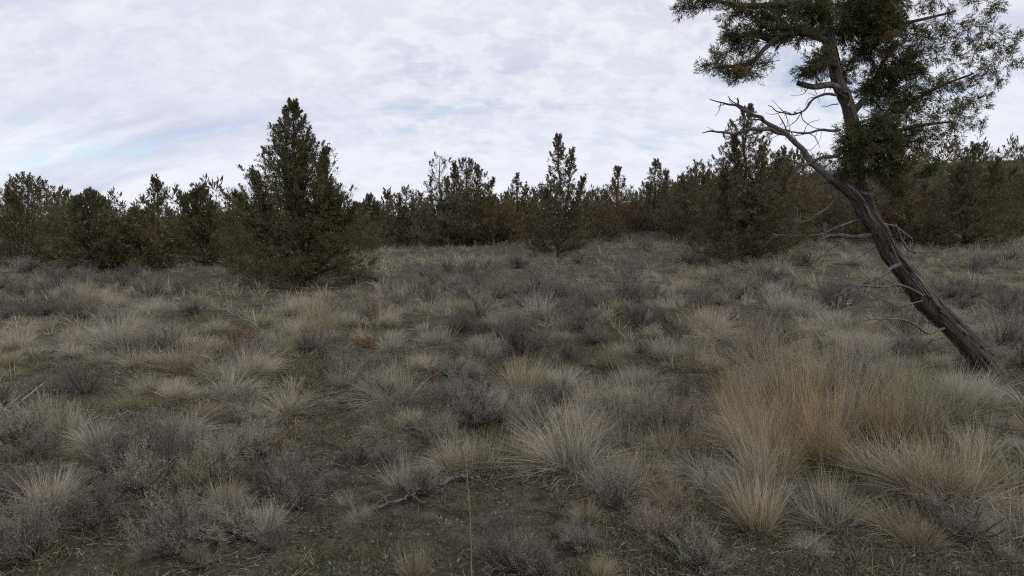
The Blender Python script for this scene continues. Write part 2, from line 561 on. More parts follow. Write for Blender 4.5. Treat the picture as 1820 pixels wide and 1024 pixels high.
def place_tree(px, pytop, depth, rpx, prof, label, seed, **kw):
    top = P(px, pytop, depth)
    x, y = float(top[0]), float(depth)
    z0 = float(height(x, y)) - 0.03
    H = float(top[2] - z0)
    k = depth / F
    lead = []
    for (lx, ly, own) in kw.pop('tops', []):
        tp = P(lx, ly, depth)
        lead.append((float(tp[0] - x), float(rng.uniform(-0.15, 0.15) * rpx * k), float((tp[2] - z0) / H), 1.0, own * k))
    W, Lf = juniper_geo(np.random.default_rng(seed), H, rpx * k, prof, lead, **kw)
    return tree_from('juniper_tree', W.mesh('juniper_trunk', M_darkbark), Lf.mesh('juniper_crown', M_needle), (x, y, z0), label,
                     group='junipers around the clearing')

GREENMIX = ((OLIVE, 5), (DARKG, 4), (BROWN, 1), (YELLO, 0.8))
BROWNMIX = ((OLIVE, 3), (BROWN, 4), (DARKG, 1.5), (YELLO, 1), (GREYG, 1))
GREYMIX = ((GREYG, 4), (OLIVE, 2), (BROWN, 2))
RUSTMIX = ((RUSTY, 4), (BROWN, 3), (OLIVE, 2))

place_tree(520, 182, 14.6, 122, CONE, 'large dense conical juniper standing alone at left of the clearing', 1,
           tops=[(418, 338, 24), (447, 300, 24), (581, 254, 22), (594, 318, 22), (612, 345, 26), (500, 222, 10), (542, 208, 9), (640, 362, 24)],
           nb=255, clump=0.105, piece=0.047, npc=34, fine=True, colmix=GREENMIX)
place_tree(278, 322, 21, 52, WIDE, 'juniper with one thin knobby spire in the left stand', 2, nb=90, npc=34, colmix=GREENMIX, open_from=0.55, open_p=0.35)
place_tree(358, 335, 19.5, 56, WIDE, 'dark spreading juniper with ragged twin crown behind the large conical juniper', 3,
           tops=[(314, 338, 12), (340, 331, 12), (376, 350, 10)], nb=95, npc=36, colmix=GREENMIX, open_from=0.6, open_p=0.4)
place_tree(246, 382, 18.5, 60, BUSH, 'low dark rounded juniper in front of the left stand', 4, nb=95, npc=36, colmix=BROWNMIX)
place_tree(415, 384, 23, 52, BUSH, 'small low juniper tucked against the left side of the large conical juniper', 5, nb=80, npc=30, colmix=GREENMIX)
place_tree(657, 350, 30, 44, WIDE, 'small narrow juniper just right of the large conical juniper', 6, tops=[(640, 362, 12), (668, 360, 10)], nb=80, npc=30, clump=.155, piece=.085, colmix=GREENMIX)
place_tree(722, 336, 34, 48, BUSH, 'twin topped juniper at the left end of the central stand', 7, tops=[(709, 345, 9), (735, 350, 10)], nb=85, npc=30, clump=.155, piece=.085, colmix=BROWNMIX, open_from=.7)
place_tree(781, 280, 31, 66, BUSH, 'juniper with a grey leafless pointed top in the central stand', 8, tops=[(763, 312, 14), (795, 318, 14)], nb=120, npc=26, clump=.17, piece=.09,
           colmix=GREYMIX, open_from=.4, open_p=.5, bare=.55)
place_tree(829, 287, 32.5, 70, BUSH, 'tallest many topped green juniper of the central stand', 9, tops=[(806, 287, 15), (850, 291, 14), (878, 316, 12), (790, 312, 12)], nb=150, npc=30, clump=.155, piece=.085,
           colmix=BROWNMIX, open_from=.55, open_p=.45)
place_tree(875, 352, 30.5, 60, BUSH, 'low brown rounded juniper at the front of the central stand', 10, nb=95, npc=34, clump=.155, piece=.085, colmix=((BROWN, 4), (YELLO, 2), (OLIVE, 2)))
place_tree(919, 314, 33, 50, SPIRE, 'pyramid topped juniper left of the tall slender juniper', 11, tops=[(936, 325, 10)], nb=90, npc=32, clump=.155, piece=.085, colmix=GREENMIX, open_from=.55, open_p=.5)
place_tree(993, 244, 23.2, 58, WIDE, 'tall slender juniper with airy split top near the centre of the clearing edge', 12, tops=[(1018, 258, 15), (1040, 312, 16), (970, 330, 12)], nb=150, npc=30, clump=.125, piece=.075,
           colmix=BROWNMIX, open_from=.42, open_p=.55)
place_tree(1098, 298, 31, 46, SPIRE, 'rusty brown juniper with a thin bare spire behind the tall slender juniper', 13, nb=100, npc=32, clump=.155, piece=.085, colmix=RUSTMIX, open_from=.5, open_p=.6)
place_tree(1166, 289, 32, 62, SPIRE, 'grey green juniper with pointed crown right of the rusty juniper', 14, tops=[(1187, 303, 11), (1150, 325, 12)], nb=120, npc=32, clump=.155, piece=.085, colmix=GREYMIX, open_from=.5, open_p=.5)
place_tree(1240, 292, 27, 52, BUSH, 'knobby small juniper left of the wide juniper at right', 15, tops=[(1215, 312, 12), (1262, 300, 12)], nb=95, npc=30, clump=.15, piece=.085, colmix=BROWNMIX, open_from=.6, open_p=.45)
place_tree(1330, 194, 20, 112, FULL, 'wide juniper with loose open top behind the bare branches', 16, tops=[(1300, 240, 20), (1358, 255, 18), (1282, 300, 20), (1390, 262, 20), (1415, 292, 20)], nb=200, npc=30, clump=.125, piece=.062, fine=True,
           colmix=BROWNMIX, open_from=.55, open_p=.28)
place_tree(1412, 272, 24, 60, BUSH, 'brownish juniper behind the leaning bare branch at right', 17, nb=100, npc=30, clump=.15, piece=.085, colmix=((BROWN, 4), (OLIVE, 3)), open_from=.7)
place_tree(1520, 318, 30, 68, BUSH, 'juniper seen under the leaning trunk at right', 18, nb=95, npc=30, clump=.155, piece=.085, colmix=BROWNMIX)
place_tree(1612, 352, 26, 60, BUSH, 'rust brown rounded juniper right of the leaning trunk', 19, nb=95, npc=30, clump=.155, piece=.085, colmix=RUSTMIX)
place_tree(1730, 262, 24, 92, WIDE, 'broad dark juniper at the right edge of the clearing', 20, tops=[(1700, 300, 20), (1765, 290, 20)], nb=130, npc=32, clump=.16, piece=.08, colmix=GREENMIX, open_from=.6, open_p=.3)
place_tree(160, 345, 18, 76, CONE, 'mid sized juniper beyond the left stand', 21, tops=[(130, 352, 16)], nb=120, npc=34, colmix=GREENMIX)
place_tree(48, 318, 21, 84, BUSH, 'broad juniper at the far left edge of view', 22, tops=[(20, 330, 18)], nb=110, npc=32, colmix=BROWNMIX)

# ---- the stand behind: individual junipers sharing six meshes
def mid_variants():
    out = []
    specs = [(CONE, GREENMIX, .75), (BUSH, BROWNMIX, .7), (SPIRE, GREENMIX, .6), (BUSH, GREYMIX, .6), (WIDE, BROWNMIX, .5), (COLUMN, GREENMIX, .8)]
    for k, (pf, cm, of) in enumerate(specs):
        H = 3.4; Rr = {0: 1.35, 1: 1.6, 2: 1.3, 3: 1.5, 4: 1.6, 5: 1.0}[k]
        W, Lf = juniper_geo(np.random.default_rng(100 + k), H, Rr, pf, [(0.5 * (k % 3 - 1), 0.2, 0.85, 1.0, 0.3)] if k % 2 else [], nb=90, clump=.17, piece=.095, npc=22, colmix=cm, open_from=of, open_p=.35)
        out.append((W.mesh('stand_trunk', M_darkbark), Lf.mesh('stand_crown', M_needle)))
    return out
MV = mid_variants()
KIND_WORDS = ['conical green', 'rounded brown', 'pointed green', 'grey rounded', 'loose brown', 'columnar green']
mid_spots = [  # photo column, photo row of the top, depth, variant
    (20, 352, 27, 2), (95, 345, 26, 1), (120, 340, 31, 0), (205, 374, 27, 4), (262, 378, 27, 5), (300, 376, 31, 0), (330, 381, 26, 1), (390, 380, 29, 2), (405, 380, 27, 5),
    (636, 366, 27, 1), (675, 362, 36, 4), (690, 368, 33, 3), (748, 345, 38, 0), (765, 352, 36, 1), (812, 350, 30.5, 3), (845, 345, 36, 1), (900, 345, 37, 5), (905, 362, 31.5, 1),
    (945, 352, 34, 3), (962, 340, 36, 2), (1045, 345, 31, 1), (1062, 350, 36, 0), (1078, 345, 29, 4), (1125, 345, 34, 1), (1140, 338, 37, 3), (1200, 330, 33, 1), (1212, 340, 29, 3), (1228, 322, 36, 0),
    (1262, 325, 32, 1), (1300, 320, 30, 4), (1370, 318, 30, 1), (1440, 312, 33, 3), (1470, 322, 27, 1), (1490, 305, 38, 4), (1550, 312, 34, 1), (1572, 335, 27, 3), (1600, 300, 38, 0), (1650, 305, 34, 1), (1690, 300, 37, 2),
    (1660, 340, 24, 4), (1775, 285, 32, 1), (1805, 300, 27, 0)]
def side_word(px):
    return ('at far left' if px < 228 else 'in the left stand' if px < 430 else 'left of centre' if px < 760 else 'in the central stand' if px < 980
            else 'right of centre' if px < 1200 else 'at right behind the wide juniper' if px < 1450 else 'behind the leaning trunk' if px < 1620 else 'at far right')
ORD = ['first', 'second', 'third', 'fourth', 'fifth', 'sixth', 'seventh', 'eighth', 'ninth', 'tenth', 'eleventh', 'twelfth', 'thirteenth', 'fourteenth', 'fifteenth', 'sixteenth', 'seventeenth', 'eighteenth', 'nineteenth', 'twentieth']
bins = {}
for s in mid_spots:
    bins.setdefault(side_word(s[0]), []).append(s)
for word, lst in bins.items():
    lst.sort()
    for q, (px, py, dep, v) in enumerate(lst):
        tp = P(px, py, dep)
        x, y = float(tp[0]), dep
        z0 = float(height(x, y)) - 0.03
        sc = (tp[2] - z0) / 3.4
        W, Lf = MV[v]
        t = tree_from('background_juniper', W, Lf, (x, y, z0), f'{ORD[q]} from left of the background junipers {word}, {KIND_WORDS[v]}', 'tree', 'junipers in the stand behind the clearing', rz=float(rng.uniform(0, 6.28)))
        wsc = sc * float(rng.uniform(0.85, 1.15)) * (1.15 if sc < 0.7 else 1)
        t.scale = (wsc, wsc, sc)

# ---- far juniper woodland that reads as one mass
def woodland():
    rg = np.random.default_rng(77)
    pr = Parts()
    var = []
    for k, (pf, cm) in enumerate([(CONE, GREENMIX), (BUSH, BROWNMIX), (SPIRE, GREENMIX), (BUSH, GREYMIX), (BUSH, GREENMIX), (SPIRE, BROWNMIX)]):
        W, Lf = juniper_geo(np.random.default_rng(300 + k), 3.6, 1.45, pf, nb=14, clump=.42, piece=.34, npc=7, colmix=cm)
        var.append(Lf.arrays())
    n = 0
    pts = []
    while n < 700:
        a = rg.uniform(radians(-47), radians(47)); r = 40 + 150 * rg.random() ** 1.2
        if n > 520: a = rg.uniform(radians(14), radians(46)); r = 45 + 75 * rg.random()
        x, y = r * sin(a), r * cos(a)
        if y < 38: continue
        if any((x - q[0]) ** 2 + (y - q[1]) ** 2 < 3.2 for q in pts[-160:]): continue
        pts.append((x, y)); n += 1
        V, Fq, T = var[rg.integers(6)]
        th = rg.uniform(0, 6.28); s = rg.uniform(0.55, 1.0) if rg.random() < .9 else rg.uniform(1.0, 1.35)
        sx = s * rg.uniform(.85, 1.25)
        if a < radians(-2): s *= 0.92
        R_ = np.array([[cos(th), -sin(th), 0], [sin(th), cos(th), 0], [0, 0, 1]])
        Vt = (V @ R_.T) * np.array([sx, sx, s]) + np.array([x, y, float(height(x, y))])
        pr.add(Vt, Fq, T * rg.uniform(.8, 1.2))
    o = obj('juniper_woodland', pr.mesh('juniper_woodland', M_needle))
    tag(o, 'far juniper woodland covering the rise behind the clearing', 'woodland', kind='stuff')
woodland()

# ================================================================== foreground juniper (right)
FD = 6.0
def fp(px, py, dd=0.0):
    return P(px, py, FD + dd)

def foreground_juniper():
    rg = np.random.default_rng(5)
    base = fp(1790, 705)
    base[2] = float(height(base[0], base[1])) - 0.05
    root = obj('leaning_juniper', None, loc=base)
    tag(root, 'leaning juniper with bare grey branches and green sprays at the right edge', 'tree')
    def limb(name, ctrl, r0, r1, mat, n=22, sides=8, wob=0.10, knots=True):
        c = np.array([fp(a[0], a[1], a[2] if len(a) > 2 else 0.0) for a in ctrl])
        p = spline(c, n)
        kn = max(3, n // 5)
        jk = rg.normal(0, 1, (kn, 3)) * (r0 * 0.16); jk[0] = 0
        p = p + spline(jk, n)
        if mat is M_dead and r0 < 0.05:
            n = n + 8; p = spline(c, n); kn = max(4, n // 3)
            jk = rg.normal(0, 1, (kn, 3)) * min(r0 * 0.5, .006); jk[0] = 0
            p = p + spline(jk, n); r0 = r0 * .78; r1 = r1 * .7
        rad = r1 + (r0 - r1) * (1 - np.linspace(0, 1, n)) ** 0.85
        if r0 > .1: rad = rad * (1 + 0.9 * np.exp(-np.linspace(0, 1, n) * 14))
        rad = rad * (1 + spline(0.07 * rg.normal(size=(kn, 3)), n)[:, 0])
        V, Fq = tube(p, np.maximum(rad, 0.002), sides, rg, wob)
        # caps
        pr = Parts(); pr.add(V - base, Fq, (1, 1, 1))
        cap = np.array([[0, 1, 2, 3]]) + len(V) - sides
        if sides >= 4:
            pr.Fq.append(cap)
        o = obj(name, pr.mesh(name, mat, True), root)
        if mat is M_dead and name == 'branch' and n > 20:      # tangled fine twigs
            for q in range(8):
                i_ = int(rg.integers(n // 4, n - 2))
                tl = rg.uniform(.06, .22)
                dv = nrm(np.array([-.4, 0, -.1]) + rg.normal(0, .6, 3))
                q1 = p[i_] + dv * tl * .5 + rg.normal(0, .012, 3)
                q2 = p[i_] + dv * tl + rg.normal(0, .03, 3)
                tv, tf = tube(spline(np.array([p[i_], q1, q2]), 7), np.linspace(min(.005, rad[i_]), .0018, 7), 4)
                tp_ = Parts(); tp_.add(tv - base, tf, (1, 1, 1))
                obj('twig', tp_.mesh('twig', M_dead, True), root)
        if mat is M_bark and r0 > 0.055:       # shredding bark strips
            nb_ = int(n * 6)
            u = rg.integers(2, n - 10, nb_); ln_ = rg.integers(3, 9, nb_)
            th = rg.uniform(0, 2 * pi, nb_)
            t_ = nrm(np.gradient(p, axis=0)); a_ = nrm(np.cross(t_, np.array([0.31, 0.2, 0.93]))); b_ = np.cross(t_, a_)
            st = Parts()
            for q in range(nb_):
                ii = np.linspace(u[q], min(u[q] + ln_[q], n - 1), 4)
                i0 = ii.astype(int)
                c_ = p[i0]; dirv = a_[i0] * cos(th[q]) + b_[i0] * sin(th[q]); tang = np.cross(t_[i0], dirv)
                lift = rad[i0] * (1.06 + np.array([.0, .05, .06, .0]) * rg.uniform(0, 2.2))
                wd_ = rg.uniform(.003, .008)
                A = c_ + dirv * lift[:, None] - tang * wd_; B = c_ + dirv * lift[:, None] + tang * wd_
                Vs = np.stack([A, B], 1).reshape(-1, 3) - base
                kq = np.arange(3) * 2
                st.add(Vs, np.stack([kq, kq + 1, kq + 3, kq + 2], -1), np.array([.12, .10, .088]) * rg.uniform(.35, 1.3))
            tag(obj('bark_strips', st.mesh('bark_strips', M_litter), o), kind='stuff')
        return o
    # leaning main stem: base -> upper left, ending in the bare limb
    limb('trunk', [(1790, 712), (1742, 640), (1690, 575), (1640, 520), (1592, 462), (1556, 400), (1520, 348), (1482, 318)], 0.115, 0.050, M_bark, 70, 22, .13)
    limb('branch', [(1500, 330), (1470, 312), (1442, 288), (1415, 254), (1390, 234), (1362, 218), (1340, 204), (1316, 190), (1290, 184), (1262, 176)], 0.046, 0.005, M_dead, 60, 12)
    limb('branch', [(1396, 238), (1372, 231), (1345, 230), (1318, 235), (1296, 238), (1270, 234), (1248, 236)], 0.032, 0.006, M_dead, 26, 6)
    limb('branch', [(1338, 203), (1322, 192), (1308, 184), (1294, 170)], 0.016, 0.004, M_dead, 12, 5)
    limb('twig', [(1312, 187), (1311, 178), (1313, 171)], 0.014, 0.006, M_dead, 6, 5)
    limb('twig', [(1355, 214), (1335, 212), (1310, 214), (1292, 219)], 0.010, 0.003, M_dead, 10, 4)
    # upright second stem
    limb('trunk', [(1565, 415, .05), (1545, 375, .1), (1531, 335, .12), (1523, 285, .12), (1516, 225, .1), (1504, 178, .08), (1486, 130, .05), (1475, 75, .05), (1464, 20, .05), (1452, -60, .1), (1446, -150, .1)], 0.064, 0.040, M_bark, 70, 18, .13)
    limb('branch', [(1500, 158, .05), (1472, 153, .0), (1446, 154, -.05), (1417, 147, -.1)], 0.042, 0.034, M_dead, 14, 8)
    limb('branch', [(1512, 205, .1), (1524, 190, .1), (1540, 172, .1), (1552, 150, .15), (1566, 120, .2), (1590, 80, .3)], 0.04, 0.012, M_bark, 20, 7)
    limb('twig', [(1506, 190), (1509, 172), (1504, 163), (1499, 163)], 0.014, 0.009, M_dead, 10, 5)
    limb('branch', [(1486, 169), (1466, 168), (1448, 175), (1434, 188), (1424, 198), (1406, 203), (1388, 199), (1375, 191), (1364, 186)], 0.016, 0.004, M_dead, 26, 5)
    limb('twig', [(1425, 198), (1424, 208), (1434, 219), (1448, 228), (1462, 230)], 0.009, 0.003, M_dead, 12, 4)
    limb('twig', [(1425, 199), (1415, 213), (1403, 222), (1390, 226)], 0.009, 0.003, M_dead, 10, 4)
    limb('twig', [(1396, 202), (1384, 190), (1372, 178)], 0.006, 0.002, M_dead, 7, 4)
    limb('twig', [(1388, 200), (1372, 204), (1362, 200)], 0.006, 0.002, M_dead, 7, 4)
    limb('branch', [(1494, 231), (1468, 233), (1440, 236), (1418, 238), (1402, 231), (1392, 218), (1385, 205)], 0.02, 0.004, M_dead, 24, 6)
    limb('twig', [(1404, 232), (1390, 229), (1374, 226)], 0.01, 0.003, M_dead, 8, 4)
    limb('twig', [(1490, 185), (1474, 188), (1461, 191)], 0.008, 0.004, M_dead, 6, 4)
    limb('twig', [(1452, 236), (1450, 246), (1453, 257)], 0.005, 0.002, M_dead, 6, 4)
    limb('twig', [(1460, 234), (1459, 244), (1456, 250)], 0.005, 0.002, M_dead, 6, 4)
    limb('branch', [(1500, 262), (1486, 275), (1468, 280), (1446, 287), (1430, 294), (1412, 288), (1395, 280), (1378, 283)], 0.026, 0.010, M_dead, 24, 6)
    limb('twig', [(1478, 312), (1464, 302), (1452, 290), (1440, 278), (1430, 268)], 0.010, 0.003, M_dead, 12, 4)
    limb('twig', [(1490, 316), (1482, 305), (1479, 292), (1476, 282)], 0.010, 0.004, M_dead, 8, 4)
    limb('branch', [(1484, 318), (1502, 312), (1520, 306), (1536, 302)], 0.04, 0.03, M_bark, 10, 8)
    # gray branches across and below the stem
    limb('branch', [(1508, 344), (1530, 343), (1552, 345), (1575, 338), (1600, 330), (1640, 318), (1690, 310)], 0.022, 0.008, M_dead, 24, 6)
    limb('branch', [(1525, 343), (1540, 346), (1551, 360), (1558, 380), (1570, 395), (1590, 402), (1620, 425)], 0.026, 0.012, M_dead, 24, 6)
    limb('branch', [(1566, 386), (1545, 392), (1522, 392), (1500, 400), (1478, 408), (1460, 414), (1430, 419), (1400, 419), (1368, 417)], 0.018, 0.004, M_dead, 34, 6)
    limb('branch', [(1562, 418), (1535, 419), (1505, 420), (1478, 418), (1465, 424), (1450, 430)], 0.034, 0.010, M_dead, 22, 7)
    limb('twig', [(1466, 413), (1466, 404), (1464, 399)], 0.014, 0.006, M_dead, 6, 5)
    limb('branch', [(1490, 344), (1476, 362), (1458, 378), (1438, 390), (1424, 396), (1416, 392), (1416, 376), (1413, 366)], 0.014, 0.005, M_dead, 22, 5)
    limb('twig', [(1480, 328), (1474, 338), (1472, 350), (1476, 360)], 0.012, 0.006, M_dead, 8, 4)
    limb('twig', [(1505, 335), (1508, 348), (1506, 358)], 0.012, 0.006, M_dead, 8, 4)
    limb('twig', [(1505, 425), (1480, 442), (1458, 458), (1440, 475), (1422, 495)], 0.012, 0.003, M_dead, 16, 4)
    limb('twig', [(1556, 440), (1530, 455), (1505, 470)], 0.008, 0.003, M_dead, 10, 4)
    limb('branch', [(1600, 470, -.1), (1575, 484, -.15), (1553, 497, -.2), (1532, 505, -.2), (1508, 514, -.2), (1480, 528, -.2)], 0.026, 0.006, M_dead, 20, 6)
    limb('branch', [(1640, 525, -.1), (1600, 508, -.15), (1565, 510, -.2), (1530, 509, -.2), (1490, 505, -.2), (1450, 500, -.2)], 0.018, 0.004, M_dead, 22, 5)
    limb('twig', [(1640, 535, -.3), (1600, 545, -.35), (1560, 530, -.4), (1520, 545, -.4), (1495, 555, -.4)], 0.010, 0.003, M_dead, 18, 4)
    limb('branch', [(1690, 580), (1650, 590, -.2), (1610, 570, -.3), (1570, 566, -.4), (1530, 572, -.45)], 0.02, 0.004, M_dead, 20, 5)
    limb('branch', [(1590, 398), (1600, 420), (1612, 440), (1650, 450), (1700, 440)], 0.02, 0.006, M_dead, 18, 5)
    # twiggy ends on the bare limbs
    for (x, y, dx, dy) in [(1430, 270, -22, -14), (1412, 254, -8, -25), (1350, 210, -14, -20), (1365, 220, -26, 6), (1320, 233, -14, -10), (1300, 238, -12, 8), (1290, 184, -14, 8), (1445, 176, -12, 14),
                           (1500, 420, -18, 16), (1430, 419, -18, -10), (1410, 419, -20, 8), (1540, 500, -20, 14), (1510, 507, -16, -12), (1560, 510, -25, 18), (1460, 378, -18, -4), (1500, 240, -15, 14),
                           (1540, 346, 6, 26), (1580, 400, -10, 26), (1600, 508, -28, -12), (1480, 455, -20, -3)]:
        limb('twig', [(x, y), (x + dx * .5 + rg.normal(0, 2), y + dy * .5 + rg.normal(0, 2)), (x + dx, y + dy)], 0.007, 0.002, M_dead, 7, 4)
    # leafy boughs
    boughs = [
        [(1475, 75, .05), (1430, 60, -.1), (1390, 62, -.2), (1360, 85, -.25), (1335, 112, -.3), (1300, 118, -.35), (1266, 122, -.35)],
        [(1372, 70, -.2), (1345, 62, -.2), (1318, 64, -.2), (1292, 62, -.2)],
        [(1465, 25, .05), (1420, 8, -.1), (1370, 10, -.2), (1320, 12, -.25), (1270, 2, -.3), (1222, -6, -.3)],
        [(1470, 60, .05), (1510, 55, .1), (1560, 50, .2), (1620, 40, .3), (1700, 20, .4)],
        [(1520, 280, .1), (1550, 262, .0), (1585, 240, -.05), (1630, 225, -.1), (1690, 215, -.1)],
        [(1518, 250, .1), (1560, 245, .2), (1600, 200, .3), (1660, 160, .35), (1730, 130, .4)],
        [(1450, -50, .1), (1500, -40, 0), (1570, -20, -.1), (1650, -10, -.2)],
        [(1488, 120, .05), (1470, 112, -.1), (1445, 118, -.15), (1430, 130, -.2)],
    ]
    for b in boughs:
        limb('branch', b, 0.034, 0.008, M_bark, 24, 6)
    # foliage sprays: centre, half size (px), depth, count, colours
    GR = ((np.array([0.080, 0.090, 0.040]), 5), (np.array([0.105, 0.112, 0.050]), 3), (np.array([0.120, 0.108, 0.052]), 2))
    GB = GR + ((np.array([0.19, 0.115, 0.066]), 2.0),)
    masses = [
        (1232, 6, 30, 16, -.3, 330, GR), (1268, 2, 24, 14, -.3, 220, GR), (1310, 18, 26, 24, -.25, 420, GB), (1302, 62, 20, 16, -.2, 300, GR), (1325, 78, 26, 22, -.25, 520, GR), (1318, 128, 34, 16, -.35, 520, GB),
        (1275, 108, 22, 18, -.35, 330, GR), (1345, 110, 22, 20, -.3, 260, GR), (1360, 40, 30, 22, -.2, 620, GR), (1398, 22, 30, 24, -.15, 640, GB), (1420, 55, 36, 16, -.1, 620, GR), (1390, 66, 24, 14, -.15, 330, GR),
        (1455, 30, 40, 26, 0, 800, GR), (1500, 50, 34, 24, .1, 620, GR), (1444, 124, 22, 18, -.15, 430, GR), (1462, 108, 22, 20, -.1, 330, GR), (1500, 128, 20, 22, .15, 320, GR), (1530, 30, 40, 30, .1, 900, GR),
        (1545, 85, 36, 36, .15, 900, GB), (1582, 45, 40, 36, .2, 1000, GR), (1570, 130, 34, 34, .2, 850, GB), (1590, 185, 36, 34, .25, 850, GR), (1630, 95, 46, 50, .2, 1200, GR), (1640, 180, 40, 44, .2, 950, GR),
        (1700, 60, 60, 60, .3, 1300, GR), (1700, 160, 50, 50, .3, 1000, GB), (1770, 100, 60, 60, .35, 1100, GR), (1515, 238, 26, 26, .0, 560, GR), (1540, 262, 36, 28, -.05, 760, GB), (1508, 285, 20, 20, .05, 240, GR), (1575, 235, 30, 30, -.05, 620, GR),
        (1580, 285, 32, 24, -.05, 560, GB), (1625, 240, 40, 40, -.1, 820, GR), (1690, 225, 46, 40, -.1, 820, GR), (1555, 305, 26, 16, 0, 260, GR), (1640, 300, 40, 22, 0, 420, GB), (1600, -20, 80, 40, 0, 1100, GR), (1480, -40, 70, 40, 0, 900, GR), (1720, -30, 80, 50, 0, 1000, GR),
        (1370, -20, 50, 24, -.2, 500, GR), (1505, 15, 36, 22, .2, 600, GR), (1560, 10, 36, 26, 0, 700, GR), (1550, 165, 22, 24, .2, 380, GR), (1600, 130, 34, 34, .1, 700, GR), (1590, 255, 28, 26, .1, 500, GR), (1560, 60, 30, 30, 0, 600, GB), (1420, 8, 40, 18, 0, 520, GR), (1340, 28, 22, 20, -.2, 300, GR), (1522, 270, 24, 26, -.1, 380, GR), (1565, 215, 24, 26, -.1, 380, GB), (1500, 305, 20, 14, -.05, 200, GR), (1585, 320, 22, 14, 0, 220, GB), (1600, 345, 30, 22, .05, 300, GB)]
    for (cx, cy, hw, hh, dd, cnt, cm) in masses:
        k = FD / F
        cols = np.array([c for c, _ in cm]); wt = np.array([q for _, q in cm]); wt = wt / wt.sum()
        ns = max(5, int(cnt / (14 if 1430 < cx < 1625 and cy > -10 else 26 if cx > 1610 or cy < -10 else 19)))
        sub = nrm(rg.normal(size=(ns, 3))) * rg.random((ns, 1)) ** 0.5
        ext = np.array([hw * k, (hw + hh) * 0.6 * k, hh * k])
        c0 = fp(cx, cy, dd) - base
        main = np.array([-0.6 if cx < 1480 else 0.2, 0.0, -0.15])
        pax = nrm(sub * 0.7 + main + rg.normal(0, .5, (ns, 3)))
        plen = rg.uniform(.10, .22, ns)
        proot = c0 + sub * ext - pax * plen[:, None] * .5
        pr = Parts()
        bc = np.tile([.075, .058, .046], (ns, 1))
        pr.add(*ribbons(proot - pax * .05, pax, rg.normal(0, .08, (ns, 3)), plen + .05, np.full(ns, .006), 2, rg, bc, bc))
        per = 17
        pi_ = np.repeat(np.arange(ns), per); n = len(pi_)
        tpl = rg.random(n)
        sidep = nrm(np.cross(pax[pi_], rg.normal(size=(n, 3))))
        rt = proot[pi_] + pax[pi_] * (plen[pi_] * tpl)[:, None] + sidep * .006
        d = nrm(pax[pi_] * 1.0 + sidep * (1.0 - .5 * tpl)[:, None] + rg.normal(0, .15, (n, 3)))
        slen = (.075 - .035 * tpl) * rg.uniform(.7, 1.3, n)
        pick = cols[rg.choice(len(cols), ns, p=wt)][pi_] * rg.uniform(.7, 1.3, (n, 1))
        # each sprig: a small fan of cord-like scale leaves
        for j in range(9):
            t = (j // 2) / 4.2
            sidev = nrm(np.cross(d, rg.normal(size=(n, 3))))
            dj = nrm(d + sidev * (0.7 if j else 0.0))
            bj = rt + d * (slen * t)[:, None]
            ln = rg.uniform(0.018, 0.036, n) * (1.3 if j == 0 else 1)
            pr.add(*diamonds(bj, dj, ln, rg.uniform(0.0038, 0.0066, n), rg, pick * rg.uniform(.8, 1.2, (n, 1))))
        obj('foliage_spray', pr.mesh('foliage_spray', M_needle), root)
foreground_juniper()

# ================================================================== bunchgrass
STRAW = np.array([0.46, 0.40, 0.32]); BUFF = np.array([0.42, 0.385, 0.325]); TAN = np.array([0.40, 0.335, 0.25])
GOLD = np.array([0.47, 0.37, 0.215]); OLIV = np.array([0.29, 0.28, 0.19])
GCOL = {'straw coloured': STRAW, 'grey buff': BUFF, 'tan': TAN, 'golden': GOLD, 'greenish': OLIV}

def tuft_arrays(rg, n, spread, hgt, rad, wd, segs, tall=False, droop=1.0, green=.2, vmin=.62):
    """unit clump: height ~hgt, blade root radius rad; tints are relative (multiplied by the clump colour)"""
    ph = rg.uniform(0, 2 * pi, n)
    rr = rad * np.sqrt(rg.random(n))
    root = np.stack([rr * np.cos(ph), rr * np.sin(ph), np.full(n, -0.01)], 1)
    ph2 = ph + rg.normal(0, 0.7, n)
    lean = np.abs(rg.normal(0, spread, n)) + 0.25 * (rr / rad) * spread
    lean = np.clip(lean, 0, 1.45)
    d0 = np.stack([np.sin(lean) * np.cos(ph2), np.sin(lean) * np.sin(ph2), np.cos(lean)], 1)
    wind = rg.normal(0, .22, 2)
    d0 = nrm(d0 + np.array([wind[0], wind[1], 0.25]))
    ln = hgt * (0.35 + 0.75 * rg.beta(1.6, 1.6, n))
    bend = np.stack([d0[:, 0] * .35, d0[:, 1] * .35, -0.35 * np.hypot(d0[:, 0], d0[:, 1])], 1) * droop * rg.uniform(.2, 1.6, (n, 1)) + rg.normal(0, .10, (n, 3))
    v = rg.uniform(vmin, 1.3, (n, 1)) * (1 + rg.normal(0, 0.05, (n, 3)))
    grn = (rg.random((n, 1)) < green) * 1.0
    c1 = v * (1 - grn * np.array([.35, .22, .42]))
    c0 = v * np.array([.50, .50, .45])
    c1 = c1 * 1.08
    w = wd * rg.uniform(.6, 1.4, n)
    return ribbons(root, d0, bend, ln, w, segs, rg, c0, c1)

